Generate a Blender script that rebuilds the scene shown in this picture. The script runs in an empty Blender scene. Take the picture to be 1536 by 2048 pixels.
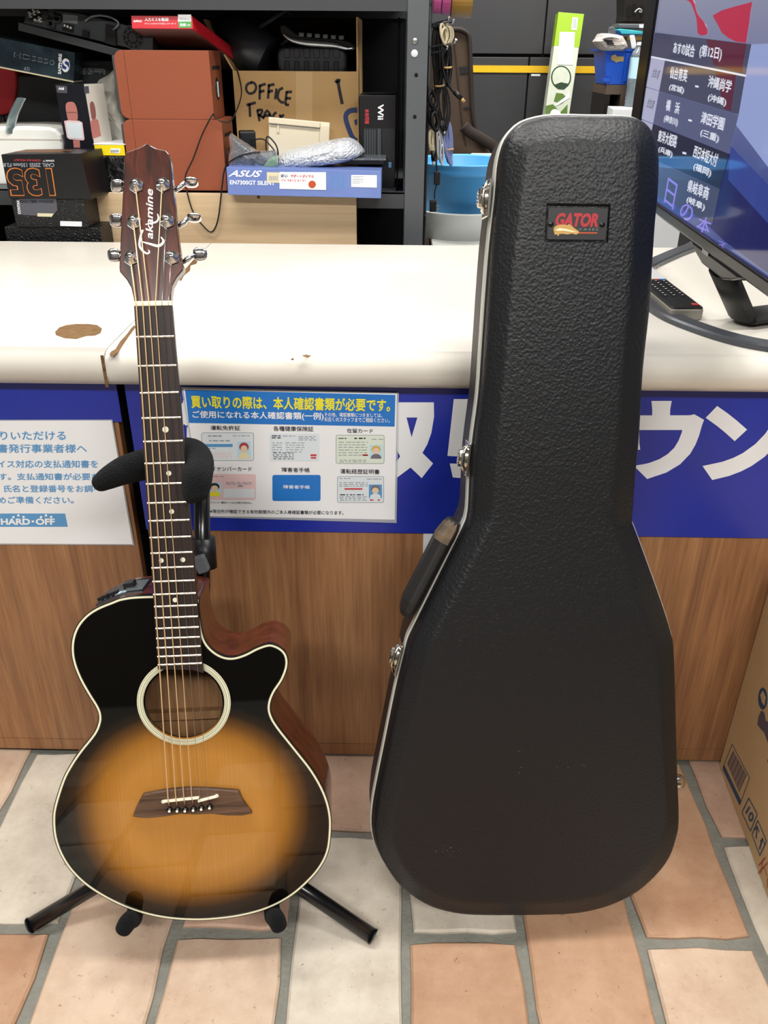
import bpy, bmesh, math, random
from mathutils import Vector, Matrix
from mathutils.geometry import delaunay_2d_cdt

# ------------------------------------------------------------------ camera
scene = bpy.context.scene
COL = scene.collection
V = Vector
FPX, W_PX, H_PX = 1657.0, 1536.0, 2048.0
PITCH, YAW, ROLL = math.radians(29.1), math.radians(0.8), math.radians(0.4)
CAM = V((0.0, -1.126, 1.15))
c_f = V((-math.sin(YAW) * math.cos(PITCH), math.cos(YAW) * math.cos(PITCH), -math.sin(PITCH)))
_r0 = V((math.cos(YAW), math.sin(YAW), 0)); _d0 = c_f.cross(_r0)
c_r = _r0 * math.cos(ROLL) - _d0 * math.sin(ROLL)
c_d = _d0 * math.cos(ROLL) + _r0 * math.sin(ROLL)
cd = bpy.data.cameras.new('camera')
cd.sensor_fit = 'VERTICAL'; cd.sensor_height = 36.0; cd.sensor_width = 27.0
cd.lens = 36.0 * FPX / H_PX; cd.clip_start = 0.02; cd.clip_end = 60
cam = bpy.data.objects.new('camera', cd); COL.objects.link(cam)
u_ = -c_d; b_ = -c_f
cam.matrix_world = Matrix(((c_r.x, u_.x, b_.x, CAM.x), (c_r.y, u_.y, b_.y, CAM.y), (c_r.z, u_.z, b_.z, CAM.z), (0, 0, 0, 1)))
scene.camera = cam

# ------------------------------------------------------------------ world, lamps, exposure
world = bpy.data.worlds.new('shop_air'); scene.world = world; world.use_nodes = True
bg = world.node_tree.nodes['Background']
bg.inputs[0].default_value = (0.93, 0.97, 1.0, 1); bg.inputs[1].default_value = 0.22
LAMPS = [  # fluorescent ceiling troffers: x, y, length x, width y, watts
    (-0.75, -2.45, 1.3, 0.35, 75), (1.0, -2.45, 1.3, 0.35, 75),
    (-0.80, -0.10, 1.3, 0.35, 38), (0.85, -0.10, 1.3, 0.35, 38),
    (-0.60, 2.0, 1.3, 0.35, 45), (1.0, 2.0, 1.3, 0.35, 55)]
for i, (x, y, lx, ly, w) in enumerate(LAMPS):
    ld = bpy.data.lights.new('ceiling_troffer', 'AREA'); ld.shape = 'RECTANGLE'
    ld.size = lx; ld.size_y = ly; ld.energy = w; ld.color = (1.0, 0.975, 0.94)
    lo = bpy.data.objects.new('ceiling_troffer', ld); lo.location = (x, y, 2.65); COL.objects.link(lo)
scene.view_settings.view_transform = 'Standard'; scene.view_settings.look = 'None'
scene.view_settings.gamma = 1.0; scene.view_settings.use_curve_mapping = False
scene.view_settings.exposure = 0.04
scene.cycles.max_bounces = 6; scene.cycles.diffuse_bounces = 2; scene.cycles.glossy_bounces = 3; scene.cycles.transmission_bounces = 6
scene.cycles.caustics_reflective = False; scene.cycles.caustics_refractive = False

# ------------------------------------------------------------------ pixel rays and frames
def ray(x, y): return c_f + c_r * ((x - 768) / FPX) + c_d * ((y - 1024) / FPX)
def on_plane(x, y, p, n):
    r = ray(x, y); return CAM + r * ((V(p) - CAM).dot(n) / r.dot(n))
def atY(x, y, Y): return on_plane(x, y, (0, Y, 0), V((0, 1, 0)))
def atZ(x, y, Z): return on_plane(x, y, (0, 0, Z), V((0, 0, 1)))

class Frame:
    """A place in the room: origin, right, up, and the normal that faces the shop floor."""
    def __init__(s, O, ex, ey):
        s.O = V(O); s.ex = V(ex).normalized(); s.ez = s.ex.cross(V(ey)).normalized(); s.ey = s.ez.cross(s.ex)
        a, b, c, o = s.ex, s.ey, s.ez, s.O
        s.M = Matrix(((a.x, b.x, c.x, o.x), (a.y, b.y, c.y, o.y), (a.z, b.z, c.z, o.z), (0, 0, 0, 1)))
    def px(s, x, y, h=0.0):
        p = on_plane(x, y, s.O + s.ez * h, s.ez) - s.O
        return (p.dot(s.ex), p.dot(s.ey))
    def px3(s, x, y, h=0.0):
        u, v = s.px(x, y, h); return V((u, v, h))
    def loc(s, P):
        p = V(P) - s.O; return V((p.dot(s.ex), p.dot(s.ey), p.dot(s.ez)))
def facing(O, yaw=0.0, roll=0.0, lean=0.0):
    """Frame of a front face looking at the shop floor; yaw>0 turns it to look right, lean>0 tips the top back."""
    m = Matrix.Rotation(math.radians(yaw), 3, 'Z') @ Matrix.Rotation(-math.radians(lean), 3, 'X')
    ex = m @ (V((1, 0, 0)) * math.cos(math.radians(roll)) + V((0, 0, 1)) * math.sin(math.radians(roll)))
    ey = m @ (V((0, 0, 1)) * math.cos(math.radians(roll)) - V((1, 0, 0)) * math.sin(math.radians(roll)))
    return Frame(O, ex, ey)
def facing_px(x, y, Y, **k): return facing(atY(x, y, Y), **k)

# ------------------------------------------------------------------ objects
def tag(o, label=None, cat=None, group=None, kind=None):
    if label: o['label'] = label
    if cat: o['category'] = cat
    if group: o['group'] = group
    if kind: o['kind'] = kind
    return o
def thing(name, label, cat, frame, group=None, kind=None):
    o = bpy.data.objects.new(name, None); COL.objects.link(o)
    o.empty_display_size = 0.05; o.matrix_world = frame.M
    tag(o, label, cat, group, kind); return o

def cr(pts, closed=True, n=8):
    """Catmull-Rom through points (any dimension)."""
    pts = [V(p) for p in pts]; N = len(pts); out = []
    rng = range(N) if closed else range(N - 1)
    for i in rng:
        if closed: p0, p1, p2, p3 = pts[i - 1], pts[i], pts[(i + 1) % N], pts[(i + 2) % N]
        else: p0, p1, p2, p3 = pts[max(i - 1, 0)], pts[i], pts[i + 1], pts[min(i + 2, N - 1)]
        for k in range(n):
            t = k / n
            out.append(0.5 * ((2 * p1) + (p2 - p0) * t + (2 * p0 - 5 * p1 + 4 * p2 - p3) * t * t + (3 * p1 - p0 - 3 * p2 + p3) * t ** 3))
    if not closed: out.append(pts[-1])
    return out
def offset2(poly, d):
    """Shift a closed 2D polygon outward by d (sign by its winding)."""
    N = len(poly); A = sum(poly[i][0] * poly[(i + 1) % N][1] - poly[(i + 1) % N][0] * poly[i][1] for i in range(N))
    s = 1 if A > 0 else -1; out = []
    for i in range(N):
        a, b = V(poly[i - 1][:2]), V(poly[(i + 1) % N][:2]); t = (b - a).normalized()
        out.append((poly[i][0] + t.y * d * s, poly[i][1] - t.x * d * s))
    return out
def rrect(x0, y0, x1, y1, r, n=4):
    out = []
    for cx, cy, a0 in ((x1 - r, y1 - r, 0), (x0 + r, y1 - r, 90), (x0 + r, y0 + r, 180), (x1 - r, y0 + r, 270)):
        for k in range(n + 1):
            a = math.radians(a0 + 90 * k / n); out.append((cx + r * math.cos(a), cy + r * math.sin(a)))
    return out
def circ(cx, cy, r, n=24, ry=None, a0=0):
    ry = r if ry is None else ry
    return [(cx + r * math.cos(a0 + 2 * math.pi * k / n), cy + ry * math.sin(a0 + 2 * math.pi * k / n)) for k in range(n)]

class MB:
    def __init__(s): s.v = []; s.f = []; s.sm = []
    def add(s, vs, fs, smooth=False):
        o = len(s.v); s.v += [tuple(v) for v in vs]
        for f in fs: s.f.append(tuple(i + o for i in f)); s.sm.append(smooth)
        return s
    def box(s, a, b):
        (x0, y0, z0), (x1, y1, z1) = a, b
        x0, x1 = min(x0, x1), max(x0, x1); y0, y1 = min(y0, y1), max(y0, y1); z0, z1 = min(z0, z1), max(z0, z1)
        vs = [(x0, y0, z0), (x1, y0, z0), (x1, y1, z0), (x0, y1, z0), (x0, y0, z1), (x1, y0, z1), (x1, y1, z1), (x0, y1, z1)]
        return s.add(vs, [(0, 3, 2, 1), (4, 5, 6, 7), (0, 1, 5, 4), (1, 2, 6, 5), (2, 3, 7, 6), (3, 0, 4, 7)])
    def hexa(s, q0, q1):
        """Solid between two quads (4 points each, same winding)."""
        return s.add(list(q0) + list(q1), [(3, 2, 1, 0), (4, 5, 6, 7), (0, 1, 5, 4), (1, 2, 6, 5), (2, 3, 7, 6), (3, 0, 4, 7)])
    def prism(s, poly, z0, z1, smooth=False, caps=True):
        n = len(poly); A = sum(poly[i][0] * poly[(i + 1) % n][1] - poly[(i + 1) % n][0] * poly[i][1] for i in range(n))
        p = list(poly) if A > 0 else list(reversed(poly))
        s.loft([[(x, y, z0) for x, y in [q[:2] for q in p]], [(x, y, z1) for x, y in [q[:2] for q in p]]], smooth)
        if caps:
            s.add([(q[0], q[1], z1) for q in p], [tuple(range(n))])
            s.add([(q[0], q[1], z0) for q in p], [tuple(reversed(range(n)))])
        return s
    def loft(s, rings, smooth=True, closed=True):
        n = len(rings[0]); vs = [p for r in rings for p in r]; fs = []
        for k in range(len(rings) - 1):
            for i in range(n if closed else n - 1):
                j = (i + 1) % n; fs.append((k * n + i, k * n + j, (k + 1) * n + j, (k + 1) * n + i))
        return s.add(vs, fs, smooth)
    def cap(s, ring, flip=False):
        r = list(reversed(ring)) if flip else list(ring)
        return s.add(r, [tuple(range(len(r)))])
    def tube(s, path, rad, seg=10, closed=False, caps=True, squash=None):
        P = [V(p) for p in path]; n = len(P); R = rad if isinstance(rad, (list, tuple)) else [rad] * n
        if len(R) != n: R = [R[0] + (R[-1] - R[0]) * i / (n - 1) for i in range(n)]
        rings = []; prev = None
        for i in range(n):
            a = P[i - 1] if (closed or i > 0) else P[0]; b = P[(i + 1) % n] if (closed or i < n - 1) else P[-1]
            t = (b - a).normalized()
            if prev is None: up = V((0, 0, 1)) if abs(t.z) < 0.9 else V((1, 0, 0))
            else: up = prev
            x = t.cross(up).normalized(); y = x.cross(t).normalized(); prev = y
            sx, sy = squash or (1, 1)
            rings.append([P[i] + (x * math.cos(2 * math.pi * k / seg) * sx + y * math.sin(2 * math.pi * k / seg) * sy) * R[i] for k in range(seg)])
        if closed: rings.append(rings[0])
        s.loft(rings, True)
        if caps and not closed: s.cap(rings[0], True); s.cap(rings[-1])
        return s
    def lathe(s, prof, c=(0, 0, 0), seg=24, axis='z', smooth=True):
        """prof: list of (radius, height) revolved about an axis through c."""
        c = V(c); rings = []
        for r, h in prof:
            ring = []
            for k in range(seg):
                a = 2 * math.pi * k / seg; x, y = r * math.cos(a), r * math.sin(a)
                ring.append(c + (V((x, y, h)) if axis == 'z' else V((x, -h, y)) if axis == 'y' else V((h, x, y)) if axis == 'x' else V((x, h, -y))))
            rings.append(ring)
        return s.loft(rings, smooth)
    def tri(s, poly, z, hole=None, zf=None):
        """Flat filled outline (optionally with a hole) at height z (or zf(x,y))."""
        pts = [V(p[:2]) for p in poly]; n = len(pts); ed = [(i, (i + 1) % n) for i in range(n)]
        if hole:
            m = len(hole); pts += [V(p[:2]) for p in hole]; ed += [(n + i, n + (i + 1) % m) for i in range(m)]
        vs, _, fs, *_r = delaunay_2d_cdt(pts, ed, [], 1, 1e-7)
        def inside(p, q):
            c = False; k = len(q)
            for i in range(k):
                a, b = q[i], q[i - 1]
                if (a[1] > p[1]) != (b[1] > p[1]) and p[0] < (b[0] - a[0]) * (p[1] - a[1]) / (b[1] - a[1]) + a[0]: c = not c
            return c
        keep = []
        for f in fs:
            c = sum((vs[i] for i in f), V((0, 0))) / len(f)
            if inside(c, poly) and not (hole and inside(c, hole)): keep.append(tuple(f))
        return s.add([(v.x, v.y, zf(v.x, v.y) if zf else z) for v in vs], keep)
    def build(s, name, mat, parent=None, bevel=0, seg=2, smooth=None, kind=None, sub=0, label=None):
        me = bpy.data.meshes.new(name); me.from_pydata(s.v, [], s.f)
        sm = s.sm if smooth is None else [smooth] * len(s.f)
        me.polygons.foreach_set('use_smooth', sm)
        if any(sm) or bevel:
            bm = bmesh.new(); bm.from_mesh(me); bmesh.ops.remove_doubles(bm, verts=bm.verts, dist=1e-6); bm.to_mesh(me); bm.free()
        me.materials.append(M[mat] if isinstance(mat, str) else mat); me.update()
        o = bpy.data.objects.new(name, me); COL.objects.link(o)
        if parent is not None: o.parent = parent
        if bevel:
            b = o.modifiers.new('bevel', 'BEVEL'); b.width = bevel; b.segments = seg; b.limit_method = 'ANGLE'; b.angle_limit = math.radians(40)
        if sub:
            b = o.modifiers.new('subdivision', 'SUBSURF'); b.levels = sub; b.render_levels = sub
        if kind: o['kind'] = kind
        if label: o['label'] = label
        return o

# ------------------------------------------------------------------ lettering
_tc = {}
def text_mesh(body, bold):
    key = (body, bold); shift = bold if body in '買取' else 0.0 if bold >= .04 or not any(ord(ch) > 0x2fff for ch in body) else bold * .8
    if key not in _tc:
        c = bpy.data.curves.new('lettering', 'FONT'); c.body = body; c.size = 1.0; c.offset = 0.0 if shift else bold; c.resolution_u = 3
        o = bpy.data.objects.new('lettering', c); COL.objects.link(o)
        dg = bpy.context.evaluated_depsgraph_get(); dg.update()
        m = bpy.data.meshes.new_from_object(o.evaluated_get(dg))
        vs = [(v.co.x, v.co.y) for v in m.vertices]; fs = [tuple(p.vertices) for p in m.polygons]
        bpy.data.objects.remove(o); bpy.data.curves.remove(c); bpy.data.meshes.remove(m)
        x0 = min(v[0] for v in vs); x1 = max(v[0] for v in vs); y0 = min(v[1] for v in vs); y1 = max(v[1] for v in vs)
        if shift:
            n0 = len(vs); base = list(vs); bf = list(fs)
            for dx, dy in ((shift, 0), (-shift, 0), (0, shift), (0, -shift)) if shift < .04 else [(shift * math.cos(k * math.pi / 4), shift * math.sin(k * math.pi / 4)) for k in range(8)] + [(shift * .5, 0), (-shift * .5, 0)]:
                o0 = len(vs); vs += [(x + dx, y + dy) for x, y in base]; fs += [tuple(i + o0 for i in f) for f in bf]
            x0 -= shift; x1 += shift; y0 -= shift; y1 += shift
        nb = len(base) if shift else len(vs)
        _tc[key] = ([((x - x0) / (x1 - x0), (y - y0) / (y1 - y0), 4e-5 * (i // nb)) for i, (x, y) in enumerate(vs)], fs)
    return _tc[key]
def lettering(parent, body, bl, br, tl, h, mat, bold=0.0, name='lettering', slant=0.0):
    """Printed words filling the parallelogram with bottom-left bl, bottom-right br, top-left tl (local 2D), h above the face."""
    vs, fs = text_mesh(body, bold); bl, br, tl = V(bl[:2]), V(br[:2]), V(tl[:2]); m = MB()
    ex, ey = br - bl, tl - bl
    m.add([tuple(bl + ex * (x + slant * (y - .5)) + ey * y) + (h + z,) for x, y, z in vs], fs)
    return m.build(name, mat, parent)
def letter_px(parent, F, body, bl, br, tl, mat, h=0.0006, bold=0.0, **k):
    return lettering(parent, body, F.px(*bl, h), F.px(*br, h), F.px(*tl, h), h, mat, bold, **k)
def patch_px(parent, F, name, pts, mat, h=0.0004, t=0.0003, smooth=0, **k):
    p = [F.px(x, y, h) for x, y in pts]
    if smooth: p = [tuple(q) for q in cr(p, True, smooth)]
    m = MB(); m.prism(p, h - t, h); return m.build(name, mat, parent, **k)

# ------------------------------------------------------------------ materials
M = {}
def lin(h):
    h = h.lstrip('#'); c = [int(h[i:i + 2], 16) / 255 for i in (0, 2, 4)]
    return tuple(x / 12.92 if x <= .04045 else ((x + .055) / 1.055) ** 2.4 for x in c) + (1,)
def mat(name, col, rough=0.5, metal=0.0, spec=0.5, coat=0.0, vary=None, bump=None, trans=0.0, sheen=0.0, emit=0.0, alpha=1.0, ior=1.45, coords='Object'):
    """vary=(second colour, noise scale, stretch xyz, amount 0-1)  bump=(kind, scale, strength, distance)"""
    m = bpy.data.materials.new(name); m.use_nodes = True; nt = m.node_tree; N = nt.nodes; L = nt.links
    p = N['Principled BSDF']; c = lin(col) if isinstance(col, str) else col
    p.inputs['Base Color'].default_value = c; p.inputs['Roughness'].default_value = rough; p.inputs['Metallic'].default_value = metal
    p.inputs['Specular IOR Level'].default_value = spec; p.inputs['Coat Weight'].default_value = coat; p.inputs['Coat Roughness'].default_value = 0.06
    p.inputs['Transmission Weight'].default_value = trans; p.inputs['Sheen Weight'].default_value = sheen; p.inputs['Alpha'].default_value = alpha; p.inputs['IOR'].default_value = ior
    if emit: p.inputs['Emission Color'].default_value = c; p.inputs['Emission Strength'].default_value = emit
    tc = N.new('ShaderNodeTexCoord')
    if vary:
        c2, sc, st, am = vary
        mp = N.new('ShaderNodeMapping'); mp.inputs['Scale'].default_value = st; L.new(tc.outputs[coords], mp.inputs[0])
        nz = N.new('ShaderNodeTexNoise'); nz.inputs['Scale'].default_value = sc; nz.inputs['Detail'].default_value = 6; nz.inputs['Roughness'].default_value = .65; L.new(mp.outputs[0], nz.inputs[0])
        rp = N.new('ShaderNodeValToRGB'); rp.color_ramp.elements[0].position = .5 - .5 * am * .6; rp.color_ramp.elements[1].position = .5 + .5 * am * .6
        rp.color_ramp.elements[0].color = c; rp.color_ramp.elements[1].color = lin(c2); L.new(nz.outputs[0], rp.inputs[0]); L.new(rp.outputs[0], p.inputs['Base Color'])
    if bump:
        k, sc, sg, di = bump
        if k == 'noise': t = N.new('ShaderNodeTexNoise'); t.inputs['Detail'].default_value = 5; out = t.outputs[0]
        else: t = N.new('ShaderNodeTexVoronoi'); t.feature = 'DISTANCE_TO_EDGE'; out = t.outputs['Distance']
        t.inputs['Scale'].default_value = sc; L.new(tc.outputs[coords], t.inputs['Vector'])
        b = N.new('ShaderNodeBump'); b.inputs['Strength'].default_value = sg; b.inputs['Distance'].default_value = di
        L.new(out, b.inputs['Height']); L.new(b.outputs[0], p.inputs['Normal'])
    M[name] = m; return m

def mat_wood(name, c1, c2, c3, scale=(38, 38, 1.6), rough=.42, coat=.0, fine=220, mul=.55):
    """Straight-grained veneer, grain along local z (or the axis with the small scale)."""
    m = bpy.data.materials.new(name); m.use_nodes = True; nt = m.node_tree; N = nt.nodes; L = nt.links; p = N['Principled BSDF']
    tc = N.new('ShaderNodeTexCoord'); mp = N.new('ShaderNodeMapping'); mp.inputs['Scale'].default_value = scale; L.new(tc.outputs['Object'], mp.inputs[0])
    n1 = N.new('ShaderNodeTexNoise'); n1.inputs['Scale'].default_value = 1.0; n1.inputs['Detail'].default_value = 7; n1.inputs['Roughness'].default_value = .6; n1.inputs['Distortion'].default_value = .6; L.new(mp.outputs[0], n1.inputs[0])
    rp = N.new('ShaderNodeValToRGB'); e = rp.color_ramp.elements; e[0].position = .32; e[0].color = lin(c1); e[1].position = .70; e[1].color = lin(c3)
    x = e.new(.5); x.color = lin(c2); L.new(n1.outputs[0], rp.inputs[0])
    mp2 = N.new('ShaderNodeMapping'); mp2.inputs['Scale'].default_value = tuple(s * fine / 38 for s in scale); L.new(tc.outputs['Object'], mp2.inputs[0])
    n2 = N.new('ShaderNodeTexNoise'); n2.inputs['Scale'].default_value = 1; n2.inputs['Detail'].default_value = 3; L.new(mp2.outputs[0], n2.inputs[0])
    r2 = N.new('ShaderNodeValToRGB'); r2.color_ramp.elements[0].position = .35; r2.color_ramp.elements[0].color = (.62, .6, .58, 1); r2.color_ramp.elements[1].position = .6; r2.color_ramp.elements[1].color = (1, 1, 1, 1); L.new(n2.outputs[0], r2.inputs[0])
    mx = N.new('ShaderNodeMix'); mx.data_type = 'RGBA'; mx.blend_type = 'MULTIPLY'; mx.inputs[0].default_value = mul
    L.new(rp.outputs[0], mx.inputs[6]); L.new(r2.outputs[0], mx.inputs[7]); L.new(mx.outputs[2], p.inputs['Base Color'])
    p.inputs['Roughness'].default_value = rough; p.inputs['Coat Weight'].default_value = coat; p.inputs['Coat Roughness'].default_value = .06
    M[name] = m; return m
def _to(s, F):
    s.v = [tuple(F.loc(p)) for p in s.v]; return s
MB.to = _to
def wframe(x, y, z): return Frame((x, y, z), (1, 0, 0), (0, 1, 0))

mat('mortar', '#6f6e66', .95, vary=('#83837a', 30, (1, 1, 1), .9), bump=('noise', 160, .5, .004))
def mat_tile(name, a, b, stain):
    m = bpy.data.materials.new(name); m.use_nodes = True; nt = m.node_tree; N = nt.nodes; L = nt.links; p = N['Principled BSDF']
    tc = N.new('ShaderNodeTexCoord'); oi = N.new('ShaderNodeObjectInfo')
    ad = N.new('ShaderNodeVectorMath'); ad.operation = 'MULTIPLY_ADD'; ad.inputs[1].default_value = (1, 1, 1)
    cb = N.new('ShaderNodeCombineXYZ'); ml = N.new('ShaderNodeMath'); ml.operation = 'MULTIPLY'; ml.inputs[1].default_value = 37.0
    L.new(oi.outputs['Random'], ml.inputs[0]); L.new(ml.outputs[0], cb.inputs[0]); L.new(ml.outputs[0], cb.inputs[1])
    L.new(tc.outputs['Object'], ad.inputs[0]); L.new(cb.outputs[0], ad.inputs[2])
    def noise(sc, det):
        n = N.new('ShaderNodeTexNoise'); n.inputs['Scale'].default_value = sc; n.inputs['Detail'].default_value = det; n.inputs['Roughness'].default_value = .7; L.new(ad.outputs[0], n.inputs[0]); return n
    n1 = noise(9, 6); rp = N.new('ShaderNodeValToRGB'); e = rp.color_ramp.elements
    e[0].position = .36; e[0].color = lin(a); e[1].position = .66; e[1].color = lin(b); L.new(n1.outputs[0], rp.inputs[0])
    n2 = noise(26, 8); r2 = N.new('ShaderNodeValToRGB'); r2.color_ramp.elements[0].position = .60; r2.color_ramp.elements[0].color = (1, 1, 1, 1)
    r2.color_ramp.elements[1].position = .78; r2.color_ramp.elements[1].color = lin(stain); L.new(n2.outputs[0], r2.inputs[0])
    mx = N.new('ShaderNodeMix'); mx.data_type = 'RGBA'; mx.blend_type = 'MULTIPLY'; mx.inputs[0].default_value = .45
    L.new(rp.outputs[0], mx.inputs[6]); L.new(r2.outputs[0], mx.inputs[7])
    n3 = noise(95, 3); r3 = N.new('ShaderNodeValToRGB'); r3.color_ramp.elements[0].position = .645; r3.color_ramp.elements[0].color = (1, 1, 1, 1)
    r3.color_ramp.elements[1].position = .73; r3.color_ramp.elements[1].color = (.38, .3, .24, 1); L.new(n3.outputs[0], r3.inputs[0])
    m2 = N.new('ShaderNodeMix'); m2.data_type = 'RGBA'; m2.blend_type = 'MULTIPLY'; m2.inputs[0].default_value = .75
    L.new(mx.outputs[2], m2.inputs[6]); L.new(r3.outputs[0], m2.inputs[7]); L.new(m2.outputs[2], p.inputs['Base Color'])
    b_ = N.new('ShaderNodeBump'); b_.inputs['Strength'].default_value = .35; b_.inputs['Distance'].default_value = .003; L.new(n2.outputs[0], b_.inputs['Height']); L.new(b_.outputs[0], p.inputs['Normal'])
    p.inputs['Roughness'].default_value = .62; p.inputs['Specular IOR Level'].default_value = .35
    M[name] = m
mat_tile('tile_white', '#cdc4b5', '#b3a898', '#9c9082')
mat_tile('tile_orange', '#b59377', '#a07a5e', '#957c6c')
mat_tile('tile_pink', '#bd9f8a', '#a98873', '#958074')
mat_tile('tile_beige', '#c6b09a', '#b29680', '#9f8a7a')

# ------------------------------------------------------------------ floor of fired clay pavers
fl_o = MB().box((-3.2, -3.2, -.05), (3.2, 3.3, -.007)).build('floor', 'mortar'); tag(fl_o, kind='structure')
rnd = random.Random(4)
known = {(1, 0): 'w', (1, 1): 'o', (2, 0): 'p', (2, 1): 'b', (3, 0): 'p', (3, 1): 'b', (4, 0): 'p', (4, 1): 'w', (5, 0): 'w', (5, 1): 'o',
         (6, 0): 'w', (6, 1): 'o', (7, 0): 'o', (7, 1): 'b', (8, 0): 'p', (8, 1): 'w', (0, 0): 'b', (0, 1): 'w', (0, 2): 'p'}
tm = dict(w='tile_white', o='tile_orange', p='tile_pink', b='tile_beige')
for c in range(-4, 13):
    x0 = -.668 + .1736 * (c - 1); x1 = x0 + .1736
    off = 0.006 if c % 2 else -.172
    edges = [off - .361 * k for k in range(-1 if not c % 2 else 0, 6)]
    for r in range(len(edges) - 1):
        yb, yf = edges[r], edges[r + 1]
        if yb > 0.19: yb = 0.19
        k = known.get((c, r), rnd.choice('wobpwo'))
        if c == 6 and r == 1: k = 'o'
        g = .0074; a, b_x, lo, hi = x0 + g, x1 - g, yf + .0086, yb - .0086
        cx, cy = (a + b_x) / 2, (lo + hi) / 2; j = lambda: rnd.uniform(-.0026, .0026)
        n = 5; ring = []
        for i in range(4): ring.append((a + (b_x - a) * (i + .12) / 4 + j() * .3, lo + j()))
        for i in range(n): ring.append((b_x + j(), lo + (hi - lo) * (i + .06) / n))
        for i in range(4): ring.append((b_x - (b_x - a) * (i + .12) / 4, hi + j()))
        for i in range(n): ring.append((a + j(), hi - (hi - lo) * (i + .06) / n))
        ring = [(x - cx, y - cy) for x, y in ring]; inn = offset2(ring, -.0035); mb = MB()
        mb.loft([[(x, y, -.012) for x, y in ring], [(x, y, -.0032) for x, y in ring], [(x, y, 0) for x, y in inn]], False)
        mb.cap([(x, y, 0) for x, y in inn])
        t = mb.build('tile', tm[k], fl_o); t.location = (cx, cy, 0)

# ------------------------------------------------------------------ the rest of the shop's shell
mat('wall_paint', '#8d8a84', .8, vary=('#85827c', 2, (1, 1, 1), .5)); mat('ceiling_board', '#cfcdc8', .85); mat('shop_front', '#55504b', .8, vary=('#3c3935', 1.2, (1, 1, 1), .8))
for nm, a, b_, mt in (('wall_left', (-3.3, -3.2, 0), (-3.2, 3.3, 2.8), 'wall_paint'), ('wall_right', (3.2, -3.2, 0), (3.3, 3.3, 2.8), 'wall_paint'), ('wall_front', (-3.3, -3.3, 0), (3.3, -3.2, 2.8), 'shop_front'), ('ceiling', (-3.3, -3.3, 2.72), (3.3, 3.3, 2.8), 'ceiling_board')):
    tag(MB().box(a, b_).build(nm, mt), kind='structure')
# ------------------------------------------------------------------ counters
mat('laminate', '#e3dfd6', .28, spec=.5, vary=('#ddd7ca', 5, (1, 1, 1), .8))
mat_wood('veneer', '#835a3d', '#9a6d49', '#aa7d55')
mat('blue_board', '#2234a6', .26, vary=('#1c2c94', 4, (1, 1, 1), .7))
mat('dark_gap', '#15100d', .8)
mat('chipped_wood', '#8a6a42', .9, vary=('#4a331c', 60, (1, 6, 1), .8), bump=('noise', 120, .8, .004))
mat('print_white', '#e9ebee', .35); mat('alu', '#9d9d9a', .35, metal=.9)
def profile(x0, x1):
    pr = [(.712, .785), (-.008, .785), (-.021, .7825), (-.030, .776), (-.0345, .767), (-.0355, .757), (-.033, .746), (-.027, .738), (-.018, .735), (.712, .735)]
    m = MB(); r0 = [(x0, y, z) for y, z in pr]; r1 = [(x1, y, z) for y, z in pr]
    m.loft([r0, r1], True); m.cap(r0); m.cap(r1, True); return m
SEAM = -.4035
def counter(label, x0, x1, wx0, wx1):
    F = wframe((max(x0, -1) + min(x1, 1)) / 2, .35, 0); o = thing('counter', label, 'counter', F)
    w = profile(wx0, wx1).to(F).build('worktop', 'laminate', o)
    for p in w.data.polygons: p.use_smooth = abs(p.normal.x) < .5 and p.area < .25
    MB().box((x0, 0, .0335), (x1, .018, .7349)).to(F).build('front_panel', 'veneer', o, bevel=.0008)
    MB().box((x0, .0006, .006), (x1, .018, .0318)).to(F).build('kick_board', 'veneer', o, bevel=.0008)
    MB().box((x0, .004, 0), (x1, .016, .006)).to(F).build('base_strip', 'alu' if x1 > 0 else 'dark_gap', o)
    MB().box((x0, .6, 0), (x1, .618, .735)).to(F).build('back_panel', 'dark_gap', o)
    for x in (x0 + .001, x1 - .019): MB().box((x, .0185, 0), (x + .018, .5995, .7349)).to(F).build('end_panel', 'dark_gap', o)
    return o, F
cl, clF = counter('left wood-veneer shop counter with cream laminate worktop and short blue band', -1.9, -.4085, -1.9, SEAM - .0008)
cr_, crF = counter('right wood-veneer shop counter with cream laminate worktop carrying the television', -.3895, 1.9, SEAM + .0008, 1.9)
# a low ledge at the back of the left counter
MB().box((-1.3, .619, .70), (-.42, .83, .745)).to(clF).build('back_ledge', 'dark_gap', cl)
# worn spots of the worktop, fibre showing
def worn(o, F, pts, nm='chip'):
    p = [atZ(x, y, .7853) for x, y in pts]; q = [(a.x, a.y) for a in p]; m = MB(); m.prism(q, .7848, .7853); m.to(F).build(nm, 'chipped_wood', o)
worn(cl, clF, [(110, 664), (118, 655), (133, 650), (150, 648), (178, 648), (194, 650), (204, 657), (201, 666), (190, 671), (172, 672), (152, 678), (128, 676), (112, 670)], 'worn_patch')
worn(cl, clF, [(219, 708), (222, 703), (231, 698), (240, 683), (254, 668), (263, 655), (269, 650), (271, 655), (258, 672), (248, 687), (238, 702), (228, 711), (221, 713)])
worn(cr_, crF, [(358, 560), (366, 547), (371, 538), (380, 527), (392, 514), (400, 507), (404, 512), (396, 518), (393, 527), (381, 531), (380, 541), (368, 551), (362, 562)])
for pts in ([(604, 711), (612, 709), (622, 711), (616, 715)], [(582, 717), (587, 716), (588, 719), (583, 720)], [(1374, 497), (1378, 495), (1381, 500), (1376, 501)]):
    worn(cr_, crF, pts, 'nick')
MB().box((SEAM - .0022, -.0364, .737), (SEAM + .0022, -.0358, .783)).to(clF).build('seam_edge', 'chipped_wood', cl)

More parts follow.
